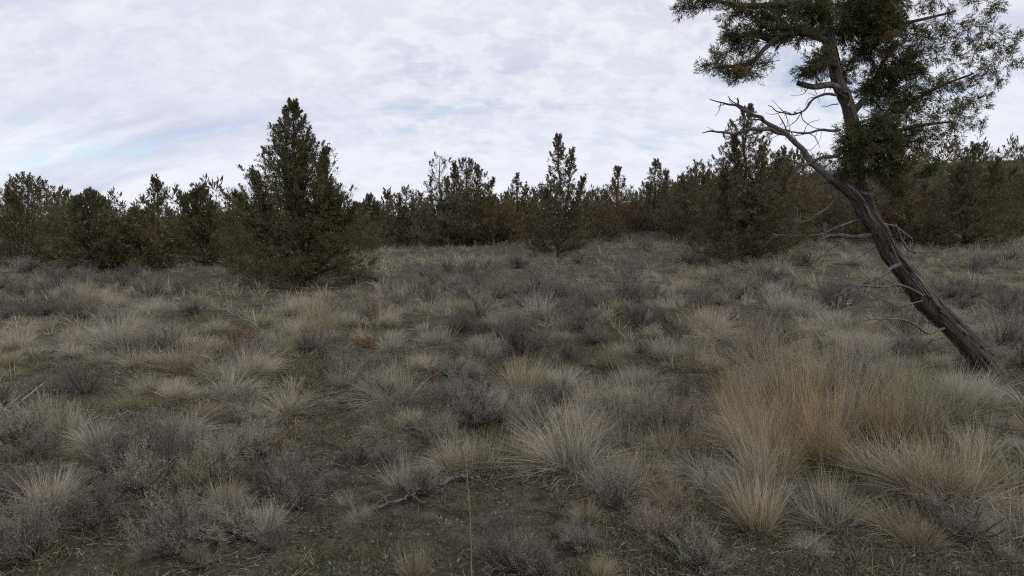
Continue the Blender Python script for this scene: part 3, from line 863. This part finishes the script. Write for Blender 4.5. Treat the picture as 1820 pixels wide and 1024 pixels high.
TUFTS = []
for k in range(12):
    rg = np.random.default_rng(500 + k)
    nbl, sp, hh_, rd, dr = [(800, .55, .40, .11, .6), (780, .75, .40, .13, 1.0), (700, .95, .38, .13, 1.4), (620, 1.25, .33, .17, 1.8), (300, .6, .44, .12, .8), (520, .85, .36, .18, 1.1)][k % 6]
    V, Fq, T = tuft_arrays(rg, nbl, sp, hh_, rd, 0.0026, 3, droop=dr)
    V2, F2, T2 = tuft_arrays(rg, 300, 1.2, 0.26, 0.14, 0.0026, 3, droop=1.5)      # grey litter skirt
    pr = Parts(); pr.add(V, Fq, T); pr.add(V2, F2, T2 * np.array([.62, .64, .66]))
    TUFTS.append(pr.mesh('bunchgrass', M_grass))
TALL = []
for k in range(4):
    rg = np.random.default_rng(540 + k)
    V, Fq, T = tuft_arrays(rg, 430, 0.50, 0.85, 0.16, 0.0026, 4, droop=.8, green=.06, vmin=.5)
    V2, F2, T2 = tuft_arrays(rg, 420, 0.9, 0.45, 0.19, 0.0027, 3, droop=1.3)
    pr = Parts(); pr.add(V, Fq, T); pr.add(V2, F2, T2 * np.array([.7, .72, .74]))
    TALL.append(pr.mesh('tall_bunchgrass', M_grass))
FAR_T = []
for k in range(6):
    rg = np.random.default_rng(560 + k)
    FAR_T.append(tuft_arrays(rg, 44, [.6, .8, 1.0][k % 3], 0.42, 0.13, 0.0115, 2))

# ================================================================== sagebrush
SAGE_C = {'grey': np.array([0.215, 0.208, 0.182]), 'dark grey': np.array([0.150, 0.147, 0.132]), 'pale grey green': np.array([0.25, 0.25, 0.205]), 'brownish grey': np.array([0.235, 0.205, 0.17])}
def sage_arrays(rg, n_st, n_tw, n_leaf, R, H, leaf_len, leaf_w, tw_w):
    wood = Parts(); leaf = Parts()
    tips = []
    for i in range(n_st):
        ph = rg.uniform(0, 2 * pi); le = rg.uniform(.25, 1.25)
        d = np.array([sin(le) * cos(ph), sin(le) * sin(ph), cos(le)])
        ln = rg.uniform(.45, .85) * (R * sin(le) + H * cos(le))
        c = np.array([[0, 0, -0.02], d * ln * .35 + rg.normal(0, .03, 3), d * ln * .7 + rg.normal(0, .03, 3), d * ln + np.array([0, 0, .05])])
        p = spline(c, 8)
        V, Fq = tube(p, np.linspace(0.011, 0.004, 8), 4)
        wood.add(V, Fq, (1, 1, 1))
        tips.append(p[3:])
    tips = np.concatenate(tips)
    # fine twigs as ribbons
    st = tips[rg.integers(len(tips), size=n_tw)]
    d = nrm(nrm(st) * 0.8 + np.array([0, 0, .75]) + rg.normal(0, .45, (n_tw, 3)))
    ln = rg.uniform(.08, .20, n_tw)
    v = rg.uniform(.6, 1.15, (n_tw, 1))
    c0 = v * np.array([.75, .68, .62]); c1 = v * np.array([.95, .92, .88])
    leaf.add(*ribbons(st, d, rg.normal(0, .15, (n_tw, 3)), ln, np.full(n_tw, tw_w), 2, rg, c0, c1))
    # leaf tufts along the upper twigs
    idx = np.repeat(np.arange(n_tw), n_leaf)
    m = len(idx)
    t = rg.uniform(.35, 1.05, m)
    b = st[idx] + d[idx] * (ln[idx] * t)[:, None] + rg.normal(0, .005, (m, 3))
    dl = nrm(d[idx] * .6 + rg.normal(0, .7, (m, 3)) + np.array([0, 0, .3]))
    ll = leaf_len * rg.uniform(.6, 1.3, m)
    tw = rg.uniform(.75, 1.25, (n_tw, 1))
    tint = tw[idx] * rg.uniform(.75, 1.3, (m, 1)) * np.array([1, 1.01, .98])
    leaf.add(*diamonds(b, dl, ll, leaf_w * rg.uniform(.7, 1.3, m), rg, tint))
    return wood, leaf
SAGES = []
for k in range(9):
    rg = np.random.default_rng(600 + k)
    W, Lf = sage_arrays(rg, 26, 520, [11, 8, 13][k % 3], .36, .38, .014, .005, .0032)
    SAGES.append((W.mesh('sage_stem', M_sagewood), Lf.mesh('sage_foliage', M_sage)))
FAR_S = []
for k in range(5):
    rg = np.random.default_rng(640 + k)
    W, Lf = sage_arrays(rg, 14, 36, 2, .36, .38, .05, .022, .010)
    FAR_S.append(Lf.arrays())

# ================================================================== scatter
def lat_word(px):
    return ('at far left' if px < 340 else 'on the left' if px < 640 else 'left of centre' if px < 840 else 'near the middle' if px < 1010 else 'right of centre' if px < 1230 else 'on the right' if px < 1500 else 'at far right')
def band_word(d):
    return ('front edge' if d < 3.3 else 'near foreground' if d < 4.4 else 'foreground' if d < 6.0 else 'mid field' if d < 7.5 else 'middle distance' if d < 9.5 else 'farther field')

items = []   # kind, x, y, scale, hscale, colour name, fixed?
def add_px(kind, px, py, wpx, hpx, col):
    g = G(px, py)
    k = max(g[1], .5) / F
    ref_w, ref_h = (0.76, 0.40) if kind == 'grass' else (0.85, 0.66) if kind == 'tall' else (0.92, 0.52)
    items.append([kind, g[0], g[1], wpx * k / ref_w, hpx * k / ref_h, col, True])
S_, B_, T_, G_, O_ = 'straw coloured', 'grey buff', 'tan', 'golden', 'greenish'
for a in [(852, 828, 165, 95, S_), (790, 835, 110, 75, S_), (712, 868, 120, 95, B_), (640, 925, 80, 105, B_), (690, 765, 120, 48, S_), (735, 755, 90, 42, S_), (858, 752, 110, 62, S_), (922, 762, 72, 52, T_), (950, 832, 105, 72, S_),
          (1045, 738, 110, 88, B_), (1058, 800, 130, 88, S_), (1108, 790, 110, 76, B_), (1150, 850, 150, 110, T_), (1215, 800, 130, 100, T_), (1160, 955, 110, 150, S_), (1190, 895, 130, 105, T_), (1345, 945, 190, 140, T_),
          (945, 690, 120, 80, S_), (1000, 700, 100, 60, B_), (750, 658, 80, 46, S_), (1085, 655, 90, 48, O_), (1150, 722, 110, 70, S_), (1235, 640, 130, 66, S_), (1180, 640, 100, 52, B_), (1270, 605, 120, 60, S_), (1120, 690, 100, 50, B_),
          (1390, 560, 120, 60, B_), (1480, 585, 120, 66, B_), (1530, 640, 120, 76, B_), (400, 900, 120, 70, S_), (420, 912, 90, 70, B_), (380, 822, 120, 66, T_), (440, 800, 110, 66, B_), (470, 800, 90, 70, O_), (335, 865, 110, 82, T_),
          (735, 1030, 120, 84, T_), (1040, 925, 90, 60, T_), (1070, 1030, 95, 92, T_), (365, 705, 110, 46, B_), (560, 590, 80, 52, S_), (595, 585, 80, 48, T_), (480, 618, 70, 44, B_), (385, 665, 110, 52, S_), (520, 690, 60, 36, S_),
          (360, 540, 60, 26, O_), (430, 560, 70, 28, S_), (265, 700, 90, 50, S_), (270, 560, 80, 30, B_), (310, 610, 90, 36, B_), (640, 610, 60, 36, T_), (700, 580, 60, 34, B_), (615, 900, 60, 80, B_), (1100, 850, 110, 90, B_), (860, 620, 70, 34, B_),
          (1520, 930, 80, 100, T_), (1570, 880, 90, 110, T_), (1440, 985, 100, 90, B_), (1470, 900, 100, 100, T_), (1260, 870, 110, 90, B_), (770, 735, 60, 40, O_), (1190, 530, 70, 36, S_), (1215, 520, 70, 36, S_), (1280, 540, 70, 30, B_), (1380, 525, 70, 34, B_),
          (1450, 470, 60, 26, S_), (1520, 470, 70, 30, S_), (1555, 500, 70, 30, S_), (1140, 500, 50, 26, B_), (500, 1010, 70, 46, O_), (255, 985, 70, 70, B_), (90, 900, 140, 90, S_), (170, 790, 120, 66, B_), (1650, 900, 140, 110, T_), (1740, 820, 150, 110, S_)]:
    add_px('grass', *a)
for a in [(1325, 780, 120, 150, G_), (1375, 835, 140, 205, G_), (1420, 790, 120, 200, G_), (1465, 830, 130, 215, G_), (1510, 780, 110, 160, S_), (1350, 860, 110, 140, S_), (1300, 740, 100, 100, T_), (1370, 700, 120, 120, B_), (1570, 790, 110, 150, G_), (1480, 700, 150, 110, B_), (1345, 640, 130, 110, T_), (1620, 780, 150, 150, T_)]:
    add_px('tall', *a)
for a in [(290, 848, 130, 115, 'dark grey'), (530, 900, 170, 105, 'grey'), (310, 985, 190, 130, 'grey'), (675, 715, 130, 60, 'grey'), (640, 672, 150, 56, 'pale grey green'), (560, 628, 110, 52, 'dark grey'), (815, 590, 76, 46, 'dark grey'),
          (1185, 585, 80, 42, 'dark grey'), (990, 722, 110, 60, 'grey'), (925, 1010, 100, 70, 'pale grey green'), (1250, 1010, 190, 80, 'pale grey green'), (250, 790, 110, 62, 'grey'), (430, 720, 110, 50, 'pale grey green'), (350, 560, 70, 36, 'dark grey'),
          (700, 525, 60, 26, 'dark grey'), (920, 590, 90, 40, 'grey'), (1060, 610, 90, 40, 'grey'), (740, 530, 60, 28, 'dark grey'), (1120, 500, 66, 32, 'dark grey'), (1230, 560, 80, 42, 'dark grey'), (1370, 625, 130, 80, 'dark grey'), (1520, 720, 150, 110, 'grey'),
          (600, 560, 80, 40, 'grey'), (650, 570, 90, 44, 'brownish grey'), (800, 670, 110, 46, 'pale grey green'), (640, 820, 100, 66, 'grey'), (860, 940, 60, 30, 'grey'), (1010, 640, 80, 36, 'dark grey'), (1145, 445, 60, 26, 'grey'), (1085, 450, 50, 20, 'grey'),
          (1490, 550, 110, 60, 'dark grey'), (1030, 470, 60, 26, 'brownish grey'), (460, 640, 80, 40, 'grey'), (60, 1000, 170, 130, 'grey'), (150, 700, 120, 70, 'dark grey'), (1700, 960, 180, 110, 'grey'), (480, 980, 120, 50, 'dark grey'), (780, 720, 110, 44, 'brownish grey'), (360, 960, 120, 70, 'grey')]:
    add_px('sage', *a)
fixed = np.array([(i[1], i[2], 0.26 * i[3]) for i in items])

rs = np.random.default_rng(42)
def free(x, y, f):
    d2 = (fixed[:, 0] - x) ** 2 + (fixed[:, 1] - y) ** 2
    return not (d2 < (fixed[:, 2] * f) ** 2).any()
bare_px = [(560, 770, .35), (900, 935, .42), (715, 640, .25), (540, 660, .3), (620, 960, .38), (800, 960, .38), (560, 720, .28), (870, 890, .34), (1320, 870, .2), (680, 1000, .3), (780, 620, .22)]
bare_g = [(G(a, b), r) for a, b, r in bare_px]
cells = []
y = 2.55
while y < 36:
    sp = 0.265 if y < 5 else 0.32 if y < 12 else 0.36 if y < 22 else .38
    nx = int((1.9 * y + 2) / sp)
    for k in range(nx):
        x = -(0.95 * y + 1) + (k + rs.random()) * sp
        yy = y + rs.random() * sp
        cells.append((x, yy))
    y += sp
for (x, yy) in cells:
    pxx = 910 + F * x / yy
    lim = 17.5 if pxx < 420 else 20 if pxx < 620 else 33.5
    if yy > lim + 1: continue
    if not free(x, yy, 0.75): continue
    if any((g[0] - x) ** 2 + (g[1] - yy) ** 2 < r * r for g, r in bare_g): continue
    dens = 0.70 + 0.24 * float(vnoise(x / 1.7, yy / 1.7, 9)) + 0.22 * float(vnoise(x / .6, yy / .6, 10))
    if yy < 6.5: dens -= 0.04
    if yy > 18: dens += 0.12
    if rs.random() > dens: continue
    sg = 0.5 + 0.45 * float(vnoise(x / 3.1, yy / 3.1, 19)) + rs.normal(0, .2)
    if pxx > 1000 and yy < 8: sg -= .18
    if yy > 18: sg -= .10
    s = float(np.clip(rs.lognormal(-0.62, .36), .24, 1.15))
    if sg > 0.60:
        if yy < 4.0: s = min(s, .55)
        c = rs.choice(['grey', 'dark grey', 'pale grey green', 'brownish grey'], p=[.38, .32, .16, .14])
        items.append(['sage', x, yy, s, s * rs.uniform(.62, 1.1), str(c), False])
    else:
        pr_ = [.38, .38, .13, .0, .11] if pxx < 1050 else [.34, .32, .26, .0, .08]
        c = rs.choice([S_, B_, T_, G_, O_], p=pr_)
        items.append(['grass', x, yy, s * rs.uniform(.85, 1.2), s * rs.uniform(.75, 1.3), str(c), False])

def score(it):
    kind, x, y_, s, h, c, fx = it
    px, py, d = proj(x, y_, float(height(x, y_)) + .15)
    if px < -10 or px > 1830 or py > 1080: return 0.0
    return s * h / d ** 2
sg_items = sorted([i for i in items if i[0] == 'sage'], key=score, reverse=True)
gr_items = sorted([i for i in items if i[0] != 'sage'], key=score, reverse=True)
N_G, N_S = 290, 230
ind = [i for i in gr_items[:N_G] if score(i) > 0] + [i for i in sg_items[:N_S] if score(i) > 0]
rest_g = gr_items[N_G:]; rest_s = sg_items[N_S:]
NOUN = {'grass': 'bunchgrass clumps', 'tall': 'tall bunchgrass clumps', 'sage': 'sagebrushes'}
labels = {}
groups = {}
for it in ind:
    px, py, d = proj(it[1], it[2], float(height(it[1], it[2])))
    groups.setdefault((it[0], it[5], lat_word(px), band_word(it[2])), []).append((px, it))
for key, lst in groups.items():
    lst.sort(key=lambda q: q[0])
    one = 'sagebrush' if key[0] == 'sage' else NOUN[key[0]][:-1]
    for q, (px, it) in enumerate(lst):
        if len(lst) == 1:
            labels[id(it)] = f'the one {key[1]} {one} {key[2]}, {key[3]}'
        else:
            labels[id(it)] = f'{ORD[min(q, 19)]} from left of {key[1]} {NOUN[key[0]]} {key[2]}, {key[3]}'

for q, it in enumerate(ind):
    kind, x, y_, s, h, c, fx = it
    if kind == 'grass': h = min(h, 1.3 * s)
    z = float(height(x, y_))
    rz = float(rs.uniform(0, 2 * pi))
    if kind == 'sage':
        W, Lf = SAGES[q % 9]
        t = obj('sagebrush', None, loc=(x, y_, z)); t.empty_display_size = .1
        st = obj('stem', W, t); fo = obj('foliage', Lf, t)
        col = SAGE_C[c] * rs.uniform(.85, 1.15)
        fo.color = (*col, 1)
        t.scale = (s, s, h); t.rotation_euler = (0, 0, rz)
        tag(t, labels[id(it)], 'shrub', 'sagebrush shrubs across the clearing')
    else:
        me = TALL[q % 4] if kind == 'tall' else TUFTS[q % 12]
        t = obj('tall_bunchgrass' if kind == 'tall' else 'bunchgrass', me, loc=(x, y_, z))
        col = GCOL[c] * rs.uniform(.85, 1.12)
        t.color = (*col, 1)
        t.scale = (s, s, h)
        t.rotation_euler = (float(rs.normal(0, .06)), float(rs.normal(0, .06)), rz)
        tag(t, labels[id(it)], 'grass clump', 'bunchgrass clumps across the clearing')

def merge_stuff(name, lst, var, cols, mat, label, cat):
    pr = Parts()
    for q, (kind, x, y_, s, h, c, fx) in enumerate(lst):
        V, Fq, T = var[q % len(var)]
        th = rs.uniform(0, 6.28)
        R_ = np.array([[cos(th), -sin(th), 0], [sin(th), cos(th), 0], [0, 0, 1]])
        pr.add((V @ R_.T) * np.array([s, s, h]) + np.array([x, y_, float(height(x, y_))]), Fq, T * cols[c] * rs.uniform(.7, 1.25))
    o = obj(name, pr.mesh(name, mat))
    tag(o, label, cat, kind='stuff')
merge_stuff('distant_bunchgrass', rest_g, FAR_T, GCOL, M_grass, 'small distant bunchgrass clumps across the back of the clearing', 'grass')
merge_stuff('distant_sagebrush', rest_s, FAR_S, SAGE_C, M_sage, 'small distant sagebrush across the back of the clearing', 'shrubs')

# ================================================================== low green grass, litter, pebbles (uncountable)
def ground_points(n, y0, y1, seed, pw=2.0):
    r_ = np.random.default_rng(seed)
    yy = (y0 ** pw + (y1 ** pw - y0 ** pw) * r_.random(n)) ** (1 / pw)
    xx = (r_.random(n) * 2 - 1) * (0.92 * yy + .5)
    return xx, yy, r_
def short_grass():
    x, y_, r_ = ground_points(190000, 2.2, 10.5, 71, 1.2)
    cover = vnoise(x / .55, y_ / .55, 33) + .6 * vnoise(x / .17, y_ / .17, 34)
    k = cover > 0.02
    x, y_ = x[k], y_[k]; n = len(x)
    root = np.stack([x, y_, height(x, y_) - .003], 1)
    d0 = nrm(np.stack([r_.normal(0, .6, n), r_.normal(0, .6, n), np.ones(n) * .8], 1))
    ln = r_.uniform(.02, .075, n)
    col = np.array([.15, .16, .078]) * r_.uniform(.6, 1.5, (n, 1))
    dry = r_.random(n) < .3
    col[dry] = np.array([.19, .17, .13]) * r_.uniform(.6, 1.3, (dry.sum(), 1))
    V, Fq, T = ribbons(root, d0, r_.normal(0, .35, (n, 3)), ln, .004 + .0006 * y_, 1, r_, col * .7, col)
    o = obj('short_grass', mesh_np('short_grass', V, [Fq], T, M_grass))
    tag(o, 'short green grass and moss between the clumps', 'grass', kind='stuff')
short_grass()
def ground_cover():
    x, y_, r_ = ground_points(5000, 2.2, 7, 74, 1.2)
    pal = np.array([[.15, .155, .125], [.11, .085, .06], [.10, .11, .055], [.19, .17, .135]])
    pr = Parts()
    for i in range(len(x)):
        n = 16; rad = r_.uniform(.015, .055)
        off = nrm(r_.normal(size=(n, 3))) * r_.random((n, 1)) ** .5 * np.array([rad, rad, rad * .6]); off[:, 2] = np.abs(off[:, 2])
        b = off + np.array([x[i], y_[i], float(height(x[i], y_[i]))])
        c = pal[r_.choice(4, p=[.32, .22, .28, .18])] * r_.uniform(.7, 1.2) * r_.uniform(.7, 1.3, (n, 1))
        pr.add(*diamonds(b, nrm(off / rad + r_.normal(0, .6, (n, 3)) + [0, 0, .4]), r_.uniform(.012, .032, n), r_.uniform(.004, .009, n), r_, c))
    o = obj('low_ground_cover', pr.mesh('low_ground_cover', M_sage))
    tag(o, 'tiny low forbs and moss cushions dotting the soil', 'ground cover', kind='stuff')
ground_cover()
def litter():
    x, y_, r_ = ground_points(70000, 2.2, 7.5, 72, 1.1)
    cover = vnoise(x / .6, y_ / .6, 43) + .5 * vnoise(x / .2, y_ / .2, 44)
    k = cover > -.3
    x, y_ = x[k], y_[k]; n = len(x)
    root = np.stack([x, y_, height(x, y_) + r_.uniform(.002, .02, n)], 1)
    d0 = nrm(np.stack([r_.normal(0, 1, n), r_.normal(0, 1, n), r_.normal(.12, .18, n)], 1))
    ln = r_.uniform(.012, .065, n)
    pal = np.array([[.17, .155, .135], [.11, .092, .078], [.21, .185, .15], [.10, .06, .045]])
    col = pal[r_.choice(4, n, p=[.4, .25, .25, .1])] * r_.uniform(.7, 1.25, (n, 1))
    V, Fq, T = ribbons(root, d0, r_.normal(0, .15, (n, 3)), ln, r_.uniform(.003, .0065, n), 1, r_, col, col)
    o = obj('dead_litter', mesh_np('dead_litter', V, [Fq], T, M_litter))
    tag(o, 'dead twigs, stems and leaf litter strewn over the soil', 'litter', kind='stuff')
litter()
def pebbles():
    x, y_, r_ = ground_points(900, 2.2, 8, 73, 1.6)
    oc = np.array([[1, 0, 0], [-1, 0, 0], [0, 1, 0], [0, -1, 0], [0, 0, 1], [0, 0, -1]], float)
    f = np.array([[0, 2, 4], [2, 1, 4], [1, 3, 4], [3, 0, 4], [2, 0, 5], [1, 2, 5], [3, 1, 5], [0, 3, 5]])
    Vs, Fs, Ts = [], [], []
    for i in range(len(x)):
        s = r_.uniform(.006, .022)
        v = (oc * r_.uniform(.6, 1.2, (6, 3)) + r_.normal(0, .15, (6, 3))) * s
        th = r_.uniform(0, 6.28)
        R_ = np.array([[cos(th), -sin(th), 0], [sin(th), cos(th), 0], [0, 0, .8]])
        Vs.append(v @ R_.T + np.array([x[i], y_[i], float(height(x[i], y_[i])) + s * .2]))
        Fs.append(f + 6 * i); Ts.append(np.tile(np.array([.10, .085, .075]) * r_.uniform(.6, 2.0), (6, 1)))
    o = obj('pebbles', mesh_np('pebbles', np.concatenate(Vs), [np.concatenate(Fs)], np.concatenate(Ts), M_litter))
    tag(o, 'small brown stones scattered on the bare soil', 'stones', kind='stuff')
pebbles()

# ================================================================== fallen branches
def ground_limb(parent, base, px_pts, r0, r1, lift, seed, name='limb', sides=7):
    rg = np.random.default_rng(seed)
    c = []
    for q, a in enumerate(px_pts):
        g = G(a[0], a[1]); g[2] += lift + (a[2] if len(a) > 2 else 0); c.append(g)
    n = 6 * len(c)
    p = spline(np.array(c), n)
    p = p + rg.normal(0, r0 * .3, (n, 3))
    rad = .72 * np.linspace(r0, r1, n) * (1 + .12 * rg.normal(size=n))
    V, Fq = tube(p, np.maximum(rad, .002), sides, rg, .12)
    pr = Parts(); pr.add(V - base, Fq, (1, 1, 1))
    pr.Fq.append(np.array([[0, 1, 2, 3]])); pr.Fq.append(np.array([[0, 1, 2, 3]]) + len(V) - sides)
    return obj(name, pr.mesh(name, M_dead, True), parent)
def fallen(label, b, limbs, seed):
    base = G(*b)
    t = obj('fallen_branch', None, loc=base); t.empty_display_size = .1
    tag(t, label, 'branch', 'fallen dead branches')
    for q, (pts, r0, r1, lift, nm) in enumerate(limbs):
        ground_limb(t, base, pts, r0, r1, lift, seed + q, nm)
fallen('long weathered grey fallen branch lying across the soil in front', (760, 880),
       [([(838, 858), (812, 860), (785, 868), (760, 872), (738, 885)], .020, .012, .035, 'limb'), ([(738, 885), (715, 895), (690, 902), (665, 912), (635, 925)], .013, .005, .025, 'limb'),
        ([(770, 872), (785, 880), (796, 895)], .008, .003, .03, 'twig'), ([(735, 890), (745, 900), (760, 903)], .009, .003, .03, 'twig'), ([(662, 912), (672, 920), (680, 926)], .007, .003, .03, 'twig'),
        ([(730, 892), (722, 880), (728, 872)], .008, .003, .04, 'twig'), ([(690, 902), (680, 890), (668, 885)], .006, .002, .03, 'twig'), ([(775, 870), (790, 874), (802, 888)], .006, .002, .035, 'twig')], 900)
fallen('tangle of twisted grey dead twigs beside the dark sagebrush at lower left', (480, 960),
       [([(440, 935), (470, 930), (500, 925), (520, 932)], .010, .004, .05, 'limb'), ([(455, 965), (480, 958), (500, 945), (515, 948)], .009, .003, .04, 'limb'), ([(445, 950), (462, 975), (475, 985)], .008, .003, .04, 'twig'),
        ([(480, 932), (492, 945), (498, 962)], .006, .002, .05, 'twig'), ([(500, 926), (512, 915), (525, 912)], .006, .002, .06, 'twig')], 920)
fallen('grey dead twigs lying in the pale grass at left', (470, 720),
       [([(430, 735), (460, 722), (490, 705), (512, 692)], .011, .004, .06, 'limb'), ([(450, 745), (485, 735), (520, 738)], .009, .003, .05, 'limb'), ([(470, 716), (482, 725), (490, 740)], .007, .003, .06, 'twig'), ([(490, 705), (485, 695), (492, 682)], .006, .002, .06, 'twig')], 930)
fallen('thin grey stick lying at the lower right under the tall grass', (1450, 970), [([(1430, 990), (1460, 965), (1490, 945), (1510, 920)], .010, .004, .04, 'limb'), ([(1462, 965), (1480, 968), (1495, 978)], .006, .002, .04, 'twig')], 940)

# ================================================================== dry forbs (rusty stalks) and the lone stalk
M_forb = leaf_mat('rusty_forb', 0.2, var=.2)
def forb(px, py, hpx, wpx, label, seed, nst=14, col=(.155, .085, .055)):
    rg = np.random.default_rng(seed)
    g = G(px, py); k = g[1] / F
    H, Wd = hpx * k, wpx * k * .5
    pr = Parts(); seeds = Parts()
    for i in range(nst):
        b = np.array([rg.normal(0, Wd * .5), rg.normal(0, Wd * .5), -.01])
        h = H * rg.uniform(.55, 1.05)
        p = spline(np.array([b, b + [rg.normal(0, .02), rg.normal(0, .02), h * .5], b + [rg.normal(0, .05), rg.normal(0, .05), h]]), 9)
        V, Fq = tube(p, np.linspace(.0035, .0018, 9), 4)
        pr.add(V, Fq, np.array(col) * rg.uniform(.7, 1.2))
        n = 60
        t = rg.uniform(.35, 1, n)
        c = np.stack([np.interp(t, np.linspace(0, 1, 9), p[:, q]) for q in range(3)], 1) + rg.normal(0, .010, (n, 3))
        seeds.add(*diamonds(c, nrm(rg.normal(size=(n, 3)) + [0, 0, .6]), rg.uniform(.012, .026, n), rg.uniform(.006, .012, n), rg, np.array(col) * rg.uniform(.7, 1.35, (n, 1))))
    t = obj('dried_forb', None, loc=g); t.empty_display_size = .1
    tag(t, label, 'plant', 'rusty dried forbs')
    obj('stem', pr.mesh('forb_stem', M_forb), t); tag(obj('seed_head', seeds.mesh('forb_seed', M_forb), t), kind='stuff')
forb(432, 632, 62, 62, 'rusty red dried forb with many upright stalks at left', 1001, 18)
forb(468, 630, 40, 50, 'low rusty forb right beside the taller rusty stalks at left', 1002, 12)
forb(508, 808, 70, 12, 'single narrow rust brown dried stalk at lower left', 1003, 3)
forb(345, 730, 40, 10, 'short orange brown dried stalk among pale grass at left', 1004, 2)
forb(675, 565, 42, 40, 'thin rusty stalks in the mid field left of centre', 1005, 8)
forb(650, 620, 34, 50, 'low ochre dried forb in the mid field left of centre', 1006, 12, (.19, .12, .07))
forb(772, 680, 40, 18, 'small rusty dried stalks behind the front grass clumps', 1007, 4)
forb(1475, 680, 60, 50, 'brown dried stalks behind the tall golden grass', 1008, 9, (.13, .09, .065))

def lone_stalk():
    rg = np.random.default_rng(3)
    dp = 2.3
    b = P(840, 1128, dp); b[2] = float(height(b[0], b[1])) - .01
    c = np.array([b, P(838, 1010, dp), P(836, 930, dp), P(832, 870, dp), P(829, 828, dp), P(822, 806, dp - .02), P(816, 786, dp - .04)])
    p = spline(c, 30)
    V, Fq = tube(p, np.concatenate([np.linspace(.0030, .0024, 20), np.linspace(.0036, .0012, 10)]), 5)
    t = obj('grass_stalk', None, loc=b)
    tag(t, 'single tall pale grass stalk standing close at the bottom centre', 'grass stalk')
    pr = Parts(); pr.add(V - b, Fq, (.30, .25, .18)); obj('stem', pr.mesh('stalk_stem', M_grass), t)
    n = 46
    tt = rg.uniform(.72, 1, n)
    cc = np.stack([np.interp(tt, np.linspace(0, 1, 30), p[:, q]) for q in range(3)], 1) - b
    sh = Parts(); sh.add(*diamonds(cc, nrm(np.array([-.2, 0, 1.0]) + rg.normal(0, .18, (n, 3))), rg.uniform(.012, .024, n), rg.uniform(.003, .005, n), rg, np.tile([.30, .25, .18], (n, 1)) * rg.uniform(.8, 1.2, (n, 1))))
    tag(obj('seed_head', sh.mesh('stalk_seed', M_grass), t), kind='stuff')
lone_stalk()
